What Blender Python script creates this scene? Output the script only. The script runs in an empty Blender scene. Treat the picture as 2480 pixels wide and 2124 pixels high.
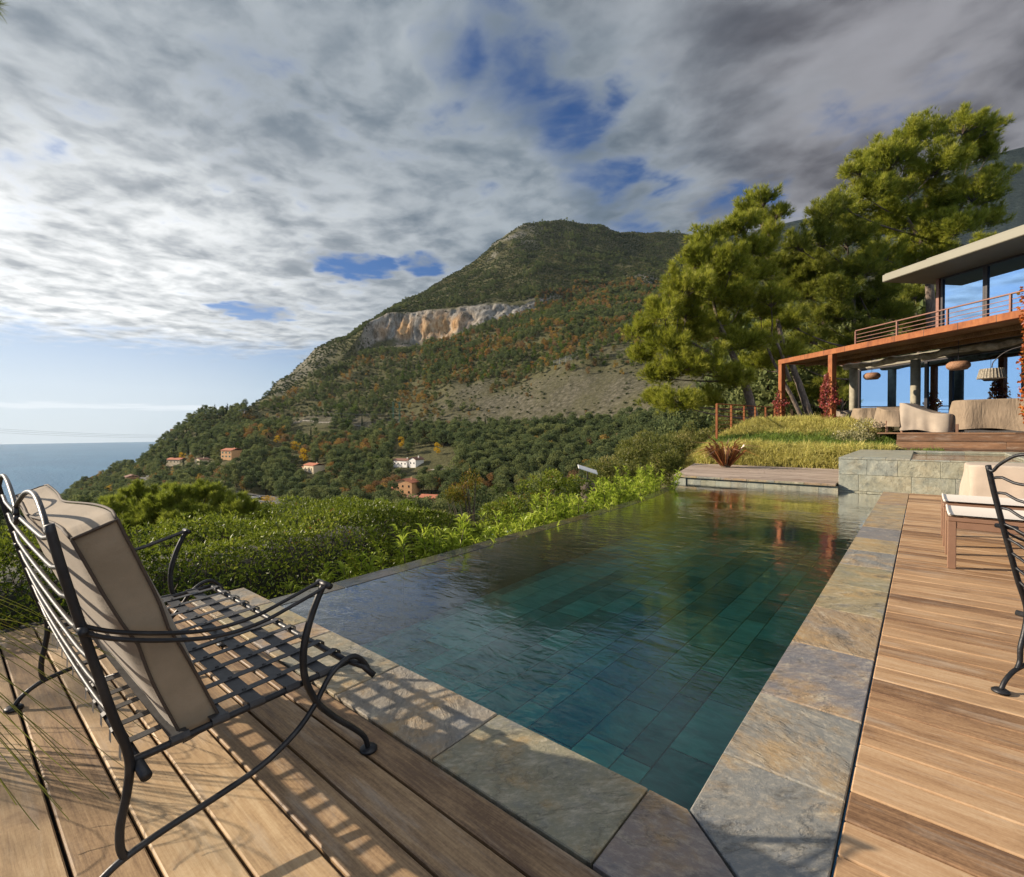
import bpy, math, random
import numpy as np
from mathutils import Vector, Matrix
random.seed(7)
RS = np.random.RandomState(11)
S = bpy.context.scene
COL = S.collection
R = math.radians
PI = math.pi

# ---------------------------------------------------------------- camera geometry
FPX, PITCH, YAW, ROLL, EYE = 1181.0, R(-1.0), R(40.1), R(-0.3), 1.1
CX, CY = 1240.0, 1062.0
def ray(px, py):
    x = (px-CX)/FPX; y = -(py-CY)/FPX
    c, s = math.cos(ROLL), math.sin(ROLL); x, y = c*x-s*y, s*x+c*y
    cp, sp = math.cos(PITCH), math.sin(PITCH)
    F = cp-sp*y; U = sp+cp*y
    c, s = math.cos(YAW), math.sin(YAW)
    return Vector((x*c-F*s, x*s+F*c, U))
CAMP = Vector((0, 0, EYE))
def atz(px, py, z=0.0):
    r = ray(px, py); return CAMP + r*((z-EYE)/r.z)
def atd(px, py, d): return CAMP + ray(px, py)*d
def aty(px, py, Y):
    r = ray(px, py); return CAMP + r*(Y/r.y)
def atx(px, py, X):
    r = ray(px, py); return CAMP + r*(X/r.x)
FWD = Vector((-math.sin(YAW), math.cos(YAW), 0)); RGT = Vector((math.cos(YAW), math.sin(YAW), 0))

cam = bpy.data.cameras.new('camera'); camo = bpy.data.objects.new('camera', cam); COL.objects.link(camo)
cam.sensor_fit = 'HORIZONTAL'; cam.sensor_width = 36; cam.lens = 36*FPX/2480
cam.clip_start = 0.05; cam.clip_end = 60000
camo.matrix_world = Matrix.Translation(CAMP) @ Matrix.Rotation(YAW, 4, 'Z') @ Matrix.Rotation(PI/2+PITCH, 4, 'X') @ Matrix.Rotation(ROLL, 4, 'Z')
S.camera = camo

# ---------------------------------------------------------------- objects
def tag(o, label=None, cat=None, group=None, kind=None):
    if label: o['label'] = label
    if cat: o['category'] = cat
    if group: o['group'] = group
    if kind: o['kind'] = kind
    return o
def empty(name, loc, label=None, cat=None, group=None, rz=0.0):
    o = bpy.data.objects.new(name, None); COL.objects.link(o)
    o.location = loc; o.rotation_euler = (0, 0, rz); o.empty_display_size = .1
    return tag(o, label, cat, group)
def world_loc(o):
    v = Vector(o.location)
    while o.parent: o = o.parent; v += Vector(o.location)
    return v
class MB:
    """collects polygons, then links them as ONE mesh object"""
    k = 1.0                                         # scale of tube radii
    def __init__(s): s.v = []; s.f = []; s.n = 0; s.r = []
    def add(s, V, F, rnd=None):
        V = np.asarray(V, float).reshape(-1, 3)
        s.v.append(V); s.r.append(np.full(len(V), random.random()) if rnd is None else np.broadcast_to(np.asarray(rnd, float), (len(V),)))
        if isinstance(F, np.ndarray): s.f.append(F+s.n)
        else:
            by = {}
            for f in F: by.setdefault(len(f), []).append(f)
            for k in by: s.f.append(np.array(by[k], int)+s.n)
        s.n += len(V); return s
    def box(s, a, b, rnd=None, M=None):
        x0, y0, z0 = a; x1, y1, z1 = b
        V = np.array([(x0,y0,z0),(x1,y0,z0),(x1,y1,z0),(x0,y1,z0),(x0,y0,z1),(x1,y0,z1),(x1,y1,z1),(x0,y1,z1)], float)
        if M is not None: V = np.array([tuple(M @ Vector(p)) for p in V])
        return s.add(V, [(0,3,2,1),(4,5,6,7),(0,1,5,4),(1,2,6,5),(2,3,7,6),(3,0,4,7)], rnd)
    def bbox(s, a, b, bev=.01, rnd=None, M=None):
        """box with chamfered edges"""
        x0,y0,z0=a; x1,y1,z1=b
        V=[];idx={}
        for i,x in enumerate((x0,x1)):
            for j,y in enumerate((y0,y1)):
                for k,z in enumerate((z0,z1)):
                    sx,sy,sz=(1 if i==0 else -1)*bev,(1 if j==0 else -1)*bev,(1 if k==0 else -1)*bev
                    idx[i,j,k,0]=len(V);V.append((x,y+sy,z+sz))
                    idx[i,j,k,1]=len(V);V.append((x+sx,y,z+sz))
                    idx[i,j,k,2]=len(V);V.append((x+sx,y+sy,z))
        F=[]
        def g(i,j,k,a): return idx[i,j,k,a]
        for i in (0,1): F.append([g(i,0,0,0),g(i,1,0,0),g(i,1,1,0),g(i,0,1,0)][::-1 if i==0 else 1])
        for j in (0,1): F.append([g(0,j,0,1),g(1,j,0,1),g(1,j,1,1),g(0,j,1,1)][::1 if j==0 else -1])
        for k in (0,1): F.append([g(0,0,k,2),g(1,0,k,2),g(1,1,k,2),g(0,1,k,2)][::-1 if k==0 else 1])
        for j in (0,1):
            for k in (0,1): F.append([g(0,j,k,1),g(1,j,k,1),g(1,j,k,2),g(0,j,k,2)])
        for i in (0,1):
            for k in (0,1): F.append([g(i,0,k,0),g(i,1,k,0),g(i,1,k,2),g(i,0,k,2)])
        for i in (0,1):
            for j in (0,1): F.append([g(i,j,0,0),g(i,j,1,0),g(i,j,1,1),g(i,j,0,1)])
        for i in (0,1):
            for j in (0,1):
                for k in (0,1): F.append([g(i,j,k,0),g(i,j,k,1),g(i,j,k,2)])
        if M is not None: V=[tuple(M @ Vector(p)) for p in V]
        return s.add(V,F,rnd)
    def tube(s, pts, rad, n=8, caps=True, rnd=None):
        P = np.array([tuple(p) for p in pts], float); m = len(P)
        rad = np.broadcast_to(np.asarray(rad, float)*MB.k, (m,))
        T = np.gradient(P, axis=0); T /= np.linalg.norm(T, axis=1)[:, None]+1e-12
        u = np.cross(T[0], (0, 0, 1.0))
        if np.linalg.norm(u) < .1: u = np.cross(T[0], (1.0, 0, 0))
        V = []
        a = np.arange(n)*2*PI/n
        for i in range(m):
            u = u - T[i]*np.dot(u, T[i]); u /= np.linalg.norm(u)+1e-12
            w = np.cross(T[i], u)
            V.append(P[i]+rad[i]*(np.cos(a)[:, None]*u+np.sin(a)[:, None]*w))
        V = np.concatenate(V)
        i, j = np.meshgrid(np.arange(m-1), np.arange(n), indexing='ij'); i = i.ravel(); j = j.ravel(); k = (j+1) % n
        F = list(map(tuple, np.stack([i*n+j, i*n+k, (i+1)*n+k, (i+1)*n+j], 1)))
        if caps: F += [tuple(range(n))[::-1], tuple(range((m-1)*n, m*n))]
        return s.add(V, F, rnd)
    def lathe(s, prof, c=(0,0,0), n=16, rnd=None):
        """prof: (r,z) list"""
        m=len(prof); a=np.arange(n)*2*PI/n
        V=np.concatenate([np.stack([c[0]+r*np.cos(a),c[1]+r*np.sin(a),np.full(n,c[2]+z)],1) for r,z in prof])
        F=[]
        for i in range(m-1):
            for j in range(n): F.append((i*n+j,i*n+(j+1)%n,(i+1)*n+(j+1)%n,(i+1)*n+j))
        F+=[tuple(range(n))[::-1],tuple(range((m-1)*n,m*n))]
        return s.add(V,F,rnd)
    def poly(s, V, rnd=None): return s.add(V, [tuple(range(len(V)))], rnd)
    def prism(s, pts, z0, z1, rnd=None):
        n=len(pts); V=[(x,y,z0) for x,y in pts]+[(x,y,z1) for x,y in pts]
        F=[tuple(range(n))[::-1],tuple(range(n,2*n))]+[(i,(i+1)%n,n+(i+1)%n,n+i) for i in range(n)]
        return s.add(V,F,rnd)
    def grid(s, V, nu, nv, rnd=None, closed=False):
        F=[]
        for i in range(nu-1):
            for j in range(nv if closed else nv-1): F.append((i*nv+j,i*nv+(j+1)%nv,(i+1)*nv+(j+1)%nv,(i+1)*nv+j))
        return s.add(V,F,rnd)
    def mesh(s, name, smooth=False, off=(0,0,0)):
        me = bpy.data.meshes.new(name)
        V = np.concatenate(s.v)-np.array(off)
        me.vertices.add(len(V)); me.vertices.foreach_set('co', V.ravel())
        L = np.concatenate([f.ravel() for f in s.f]); cnt = np.concatenate([np.full(len(f), f.shape[1]) for f in s.f])
        me.loops.add(len(L)); me.loops.foreach_set('vertex_index', L.astype(np.int32))
        me.polygons.add(len(cnt)); st = np.concatenate([[0], np.cumsum(cnt)[:-1]])
        me.polygons.foreach_set('loop_start', st.astype(np.int32)); me.polygons.foreach_set('loop_total', cnt.astype(np.int32))
        me.polygons.foreach_set('use_smooth', np.full(len(cnt), smooth))
        at = me.attributes.new('rnd', 'FLOAT', 'POINT'); at.data.foreach_set('value', np.concatenate(s.r).astype(np.float32))
        me.update(calc_edges=True); me.validate()
        return me
    def build(s, name, mat, parent=None, smooth=False, label=None, cat=None, group=None, kind=None):
        off = world_loc(parent) if parent else (0, 0, 0)
        o = bpy.data.objects.new(name, s.mesh(name, smooth, tuple(off)))
        for m in (mat if isinstance(mat, (list, tuple)) else [mat]): o.data.materials.append(m)
        COL.objects.link(o)
        if parent: o.parent = parent
        return tag(o, label, cat, group, kind)
    def thing(s, name, mat, loc, label, cat, group=None, smooth=False):
        o = bpy.data.objects.new(name, s.mesh(name, smooth, tuple(loc))); o.location = loc
        for m in (mat if isinstance(mat, (list, tuple)) else [mat]): o.data.materials.append(m)
        COL.objects.link(o)
        return tag(o, label, cat, group)
def smooth_path(pts, k=4):
    """Catmull-Rom"""
    P=[np.array(tuple(p),float) for p in pts]; out=[]
    for i in range(len(P)-1):
        a=P[max(i-1,0)];b=P[i];c=P[i+1];d=P[min(i+2,len(P)-1)]
        for t in np.arange(k)/k:
            out.append(.5*((2*b)+(-a+c)*t+(2*a-5*b+4*c-d)*t*t+(-a+3*b-3*c+d)*t**3))
    out.append(P[-1]); return out

# ---------------------------------------------------------------- numpy noise
_T = RS.rand(65536)
def vnoise(x, y, z=0.0):
    x=np.asarray(x,float);y=np.asarray(y,float);z=np.asarray(z,float)+np.zeros_like(x)
    xi=np.floor(x).astype(np.int64);yi=np.floor(y).astype(np.int64);zi=np.floor(z).astype(np.int64)
    fx=x-xi;fy=y-yi;fz=z-zi
    fx=fx*fx*(3-2*fx);fy=fy*fy*(3-2*fy);fz=fz*fz*(3-2*fz)
    def h(a,b,c): return _T[((a*73856093)^(b*19349663)^(c*83492791))&65535]
    def l(c): 
        return (h(xi,yi,c)*(1-fx)+h(xi+1,yi,c)*fx)*(1-fy)+(h(xi,yi+1,c)*(1-fx)+h(xi+1,yi+1,c)*fx)*fy
    return (l(zi)*(1-fz)+l(zi+1)*fz)*2-1
def fbm(x,y,z=0.0,o=4):
    s=0;a=1;t=0
    for i in range(o):
        s=s+a*vnoise(np.asarray(x)*2**i+17*i,np.asarray(y)*2**i-9*i,np.asarray(z)*2**i);t+=a;a*=.5
    return s/t

# ---------------------------------------------------------------- materials
class NT:
    def __init__(s, name, world=False):
        if world: s.nt=world.node_tree
        else:
            s.m=bpy.data.materials.new(name); s.m.use_nodes=True; s.nt=s.m.node_tree
        s.nt.nodes.clear(); s.N=s.nt.nodes; s.L=s.nt.links
    def n(s, t, **k):
        nd=s.N.new(t)
        for a,v in k.items():
            if a.startswith('i_'):
                key=a[2:]; key=int(key) if key.isdigit() else key
                s.put(nd.inputs[key],v)
            else: setattr(nd,a,v)
        return nd
    def put(s,sock,v):
        if isinstance(v,bpy.types.NodeSocket): s.L.new(v,sock)
        elif v is not None:
            if isinstance(v,(tuple,list)) and len(v)==3 and sock.type=='RGBA': v=(*v,1)
            sock.default_value=v
    def math(s,op,a,b=None,c=None,clamp=False):
        nd=s.N.new('ShaderNodeMath'); nd.operation=op; nd.use_clamp=clamp
        for i,v in enumerate((a,b,c)):
            if v is not None: s.put(nd.inputs[i],v)
        return nd.outputs[0]
    def vmath(s,op,a,b=None,out=0):
        nd=s.N.new('ShaderNodeVectorMath'); nd.operation=op
        s.put(nd.inputs[0],a)
        if b is not None: s.put(nd.inputs['Scale' if op=='SCALE' else 1],b)
        return nd.outputs[out]
    def mix(s,f,a,b,mode='MIX'):
        nd=s.N.new('ShaderNodeMix'); nd.data_type='RGBA'; nd.blend_type=mode; nd.clamp_factor=True
        s.put(nd.inputs[0],f); s.put(nd.inputs[6],a); s.put(nd.inputs[7],b); return nd.outputs[2]
    def ramp(s,f,stops,interp='LINEAR'):
        nd=s.N.new('ShaderNodeValToRGB'); cr=nd.color_ramp; cr.interpolation=interp
        while len(cr.elements)<len(stops): cr.elements.new(.5)
        for e,(p,c) in zip(cr.elements,stops):
            e.position=p; e.color=(*c,1) if not isinstance(c,(int,float)) else (c,c,c,1)
        s.put(nd.inputs[0],f); return nd.outputs[0]
    def mr(s,v,a,b,c=0.0,d=1.0,smooth=True):
        nd=s.N.new('ShaderNodeMapRange'); nd.interpolation_type='SMOOTHSTEP' if smooth else 'LINEAR'
        for i,x in enumerate((v,a,b,c,d)): s.put(nd.inputs[i],x)
        return nd.outputs[0]
    def noise(s,vec,scale=5,detail=4,rough=.55,dist=0,out='Fac',lac=2.0):
        nd=s.n('ShaderNodeTexNoise'); s.put(nd.inputs['Vector'],vec)
        for k,v in (('Scale',scale),('Detail',detail),('Roughness',rough),('Distortion',dist),('Lacunarity',lac)): s.put(nd.inputs[k],v)
        return nd.outputs[out]
    def voro(s,vec,scale=5,feature='F1',out='Distance'):
        nd=s.n('ShaderNodeTexVoronoi',feature=feature); s.put(nd.inputs['Vector'],vec); s.put(nd.inputs['Scale'],scale); return nd.outputs[out]
    def pos(s,kind='Object'):
        if kind=='World': return s.n('ShaderNodeNewGeometry').outputs['Position']
        return s.n('ShaderNodeTexCoord').outputs[kind]
    def mapv(s,v,scale=(1,1,1),rot=(0,0,0),loc=(0,0,0)):
        nd=s.n('ShaderNodeMapping'); s.put(nd.inputs[0],v); nd.inputs['Scale'].default_value=scale; nd.inputs['Rotation'].default_value=rot
        s.put(nd.inputs['Location'],loc); return nd.outputs[0]
    def attr(s,name='rnd',out='Fac'): return s.n('ShaderNodeAttribute',attribute_name=name).outputs[out]
    def bump(s,h,strength=.3,dist=.01,normal=None):
        nd=s.n('ShaderNodeBump'); nd.inputs['Strength'].default_value=strength; nd.inputs['Distance'].default_value=dist
        s.put(nd.inputs['Height'],h)
        if normal is not None: s.put(nd.inputs['Normal'],normal)
        return nd.outputs[0]
    def out(s,sh,vol=None):
        o=s.n('ShaderNodeOutputMaterial'); 
        if sh is not None: s.L.new(sh,o.inputs[0])
        if vol is not None: s.L.new(vol,o.inputs[1])
        return s.m
    def pbsdf(s,color,rough=.6,metal=0,normal=None,spec=.5,**k):
        nd=s.n('ShaderNodeBsdfPrincipled'); s.put(nd.inputs['Base Color'],color); s.put(nd.inputs['Roughness'],rough); s.put(nd.inputs['Metallic'],metal)
        nd.inputs['Specular IOR Level'].default_value=spec
        if normal is not None: s.put(nd.inputs['Normal'],normal)
        for a,v in k.items(): s.put(nd.inputs[a.replace('_',' ')],v)
        return nd.outputs[0]
M={}
def simple(name,c,rough=.6,metal=0,var=.15,scale=20,bump=.1,spec=.5,c2=None,stretch=(1,1,1)):
    t=NT(name); v=t.mapv(t.pos('World'),stretch); f=t.noise(v,scale,5,.6)
    c2=c2 or tuple(x*(1-2*var) for x in c)
    col=t.mix(t.mr(f,.3,.7),c2,c)
    M[name]=t.out(t.pbsdf(col,rough,metal,t.bump(f,bump,.01),spec)); return M[name]

def leaf_mat(name,stops,trans=.35,gloss=.12,rough=.35,objrand=0.0,huev=.0):
    """leaf colour by per-leaf random number; light passes through the leaf"""
    t=NT(name); f=t.attr('rnd')
    if objrand:
        r=t.n('ShaderNodeObjectInfo').outputs['Random']
        f=t.math('ADD',t.math('MULTIPLY',f,1-objrand),t.math('MULTIPLY',r,objrand))
    c=t.ramp(f,stops)
    d=t.n('ShaderNodeBsdfDiffuse',i_Color=c).outputs[0]
    tr=t.n('ShaderNodeBsdfTranslucent',i_Color=t.mix(.35,c,(.22,.26,.02))).outputs[0]
    m=t.n('ShaderNodeMixShader',i_0=trans); t.L.new(d,m.inputs[1]); t.L.new(tr,m.inputs[2])
    g=t.n('ShaderNodeBsdfGlossy',i_Color=(1,1,1),i_Roughness=rough).outputs[0]
    fr=t.math('MULTIPLY',t.n('ShaderNodeFresnel',i_IOR=1.4).outputs[0],gloss*2.0,clamp=True)
    m2=t.n('ShaderNodeMixShader',i_0=fr); t.L.new(m.outputs[0],m2.inputs[1]); t.L.new(g,m2.inputs[2])
    M[name]=t.out(m2.outputs[0]); return M[name]
# ---------------------------------------------------------------- sun and sky
SUN_AZ = math.atan2(-.862, -.505); SUN_EL = R(22)          # from +Y towards +X
SUNV = Vector((math.sin(SUN_AZ)*math.cos(SUN_EL), math.cos(SUN_AZ)*math.cos(SUN_EL), math.sin(SUN_EL)))
sl = bpy.data.lights.new('sun', 'SUN'); sl.energy = 5.0; sl.angle = R(.5); sl.color = (1.0, .85, .665)
so = bpy.data.objects.new('sun', sl); COL.objects.link(so); so.rotation_euler = (-SUNV).to_track_quat('-Z', 'Y').to_euler(); so.location=(-60,-30,60)

W = bpy.data.worlds.new('World'); S.world = W; W.use_nodes = True
t = NT('', W)
sky = t.n('ShaderNodeTexSky', sky_type='NISHITA', sun_disc=False)
sky.sun_elevation = SUN_EL; sky.sun_rotation = SUN_AZ; sky.altitude = 200; sky.air_density = 1.0; sky.dust_density = .6; sky.ozone_density = 2.0
STR = .065
d = t.vmath('NORMALIZE', t.pos('Generated'))
sx = t.n('ShaderNodeSeparateXYZ'); t.put(sx.inputs[0], d); dz = sx.outputs[2]
rot = t.n('ShaderNodeVectorRotate', rotation_type='Z_AXIS'); t.put(rot.inputs['Vector'], d); rot.inputs['Angle'].default_value = -YAW-R(0)
sq = t.n('ShaderNodeSeparateXYZ'); t.put(sq.inputs[0], rot.outputs[0])
zc = t.math('ADD', t.math('MAXIMUM', dz, .02), .03)
pl = t.n('ShaderNodeCombineXYZ'); t.put(pl.inputs[0], t.math('DIVIDE', sq.outputs[0], zc)); t.put(pl.inputs[1], t.math('DIVIDE', sq.outputs[1], zc))
p = pl.outputs[0]
# streaks of the cloud sheet run away to the left
pr = t.mapv(p, (1, 1, 1), (0, 0, R(-55)))
wob = t.n('ShaderNodeTexNoise'); t.put(wob.inputs['Vector'], p); wob.inputs['Scale'].default_value=1.6; wob.inputs['Detail'].default_value=4
wv = t.vmath('SUBTRACT', wob.outputs['Color'], (.5,.5,.5))
psw = t.vmath('ADD', t.mapv(pr, (1.0, .76, 1)), t.vmath('SCALE', wv, .30))
n_big = t.noise(psw, 1.3, 2, .5)
n_mid = t.noise(psw, 3.6, 6, .58)
n_cell = t.noise(t.vmath('ADD', t.mapv(pr,(1,.85,1)), t.vmath('SCALE', wv, .22)), 7.6, 6, .52)
n_puff = t.noise(t.vmath('ADD', p, t.vmath('SCALE', wv, .30)), 2.6, 8, .50)
dens = t.math('ADD', t.math('ADD', t.math('MULTIPLY', n_big, .45), t.math('MULTIPLY', n_mid, .55)), t.math('MULTIPLY', n_cell, .40))   # about .70 mean
# broken rift of blue between the cloud sheet and the dark bank on the right
rx = t.n('ShaderNodeSeparateXYZ'); t.put(rx.inputs[0], p)
lat = t.math('SUBTRACT', t.math('SUBTRACT', rx.outputs[0], -.07), t.math('MULTIPLY', t.math('SUBTRACT', rx.outputs[1], 1.1), .55))
lat = t.math('ADD', lat, t.math('ADD', t.math('MULTIPLY', t.math('SUBTRACT', n_puff, .5), .55), t.math('MULTIPLY', t.math('SUBTRACT', n_mid, .5), .35)))
rift = t.math('SUBTRACT', 1.0, t.mr(t.math('ABSOLUTE', lat), 0.0, .30))
def gap(cx_, cy_, rx_, ry_):
    a=t.math('DIVIDE',t.math('SUBTRACT',rx.outputs[0],cx_),rx_); b=t.math('DIVIDE',t.math('SUBTRACT',rx.outputs[1],cy_),ry_)
    return t.math('SUBTRACT',1.0,t.mr(t.math('ADD',t.math('ADD',t.math('MULTIPLY',a,a),t.math('MULTIPLY',b,b)),t.math('ADD',t.math('MULTIPLY',t.math('SUBTRACT',n_cell,.5),3.0),t.math('MULTIPLY',t.math('SUBTRACT',n_puff,.5),3.0))),.0,2.6))
g=t.math('MAXIMUM',gap(-.86,2.72,.20,.20),gap(-.50,2.70,.10,.16))
g=t.math('MAXIMUM',g,t.math('MULTIPLY',gap(-.155,1.27,.07,.10),.42)); g=t.math('MAXIMUM',g,t.math('MULTIPLY',gap(.95,2.05,.16,.16),.8)); g=t.math('MAXIMUM',g,t.math('MULTIPLY',gap(-1.9,3.6,.22,.22),.8))
dd_ = t.math('SUBTRACT', t.math('SUBTRACT', t.math('ADD', dens, .112), t.math('MULTIPLY', rift, .20)), t.math('MULTIPLY', g, .26))
cover = t.mr(t.math('ADD', dd_, t.math('MULTIPLY', t.math('SUBTRACT', n_puff, .5), .22)), .49, .77)
# the sheet ends above the sea horizon
el_edge = t.math('ADD', dz, t.math('MULTIPLY', t.math('SUBTRACT', n_mid, .5), .10))
cover = t.math('MULTIPLY', cover, t.mr(el_edge, .125, .175))
azl = t.math('ARCTAN2', sq.outputs[0], sq.outputs[1])
cover = t.math('MULTIPLY', cover, t.mr(t.math('ADD', azl, t.math('MULTIPLY', t.math('SUBTRACT', n_mid, .5), .8)), -1.35, -.90, .12, 1.0))
# cloud brightness: thin parts pale, thick parts grey, brighter towards the sun, dark bank to the right
sd = t.vmath('DOT_PRODUCT', d, tuple(SUNV), out=1)
glow = t.math('MULTIPLY', t.mr(sd, .25, .92), t.mr(dz, .20, .56, 1.0, .16))
thick = t.mr(t.math('ADD', t.math('MULTIPLY',n_mid,.52), t.math('MULTIPLY',n_cell,.48)), .355, .655)
bank = t.mr(lat, -.05, .9)
lit = t.mix(glow, (.215,.242,.265), (.74,.74,.73))
drk = t.mix(glow, (.058,.083,.112), (.235,.25,.265))
lit = t.mix(bank, lit, (.175,.175,.19)); drk = t.mix(bank, drk, (.043,.043,.052))
soft = t.mr(n_puff, .36, .66)
mixp = t.math('ADD', .30, t.math('MULTIPLY', bank, .55))
thick = t.math('ADD', t.math('MULTIPLY', thick, t.math('SUBTRACT',1.0,mixp)), t.math('MULTIPLY', soft, mixp))
ccol = t.mix(t.math('SUBTRACT',1.0,thick), drk, lit)
blue = t.mix(1.0, sky.outputs[0], (.21,.45,.78), 'MULTIPLY')
hz = t.math('MULTIPLY', t.math('POWER', t.math('MAXIMUM', sd, 0.0), 3.0), t.math('SUBTRACT',1.0,t.mr(dz, .03, .42)))
blue = t.mix(t.math('MULTIPLY',hz,.50,clamp=True), t.vmath('SCALE', blue, STR), (.58,.59,.60))
# pale sea haze on the horizon, with one thin bar of far cloud
band = t.math('SUBTRACT',1.0,t.mr(dz, .02, .26))
blue = t.mix(t.math('MULTIPLY', band, .80), blue, t.mix(t.mr(sd,.3,.75), (.13,.215,.30), (.40,.43,.46)))
bar = t.math('SUBTRACT',1.0,t.mr(t.math('ABSOLUTE',t.math('SUBTRACT',dz,t.math('ADD',.040,t.math('MULTIPLY',t.math('SUBTRACT',n_big,.5),.012)))),.001,.006))
blue = t.mix(t.math('MULTIPLY',bar,.5), blue, (.52,.54,.56))
back = t.mr(t.math('ADD', t.math('MULTIPLY', sq.outputs[1], -1.0), t.math('MULTIPLY', t.math('MAXIMUM', t.math('SUBTRACT', dz, .70), 0.0), 1.6)), -.05, .50)  # brighter cloud added behind the camera and overhead to fill the shadows
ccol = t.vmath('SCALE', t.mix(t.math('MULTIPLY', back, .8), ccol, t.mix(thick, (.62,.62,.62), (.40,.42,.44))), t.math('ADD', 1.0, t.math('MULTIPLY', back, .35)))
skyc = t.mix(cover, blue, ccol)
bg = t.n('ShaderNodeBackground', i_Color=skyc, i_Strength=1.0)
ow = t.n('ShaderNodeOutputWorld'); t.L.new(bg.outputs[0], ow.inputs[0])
W.cycles.sampling_method = 'MANUAL'; W.cycles.sample_map_resolution = 1024

# ---------------------------------------------------------------- sea
SEA = -250.0
t = NT('sea_water'); po = t.pos('World')
h1 = t.noise(t.mapv(po,(1/60,1/25,1),(0,0,R(20))),1,6,.65); h2=t.noise(t.mapv(po,(1/900,1/250,1),(0,0,R(30))),1,4,.6)
c = t.mix(t.mr(h2,.35,.7),(.028,.115,.215),(.042,.15,.26))
M['sea']=t.out(t.pbsdf(c,.42,0,t.bump(h1,.55,14.0),.22))
mb=MB(); n=96
ang=np.arange(n)*2*PI/n
rr=[60,800,3000,8000,15200]
V=[(0,0,SEA)]+[(r*math.cos(a),r*math.sin(a),SEA) for r in rr for a in ang]
F=[(0,1+j,1+(j+1)%n) for j in range(n)]+[(1+i*n+j,1+(i+1)*n+j,1+(i+1)*n+(j+1)%n,1+i*n+(j+1)%n) for i in range(len(rr)-1) for j in range(n)]
mb.add(V,F); mb.build('sea',M['sea'],kind='structure')

# ---------------------------------------------------------------- hillside: real heights from distance profiles
KN=12
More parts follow.
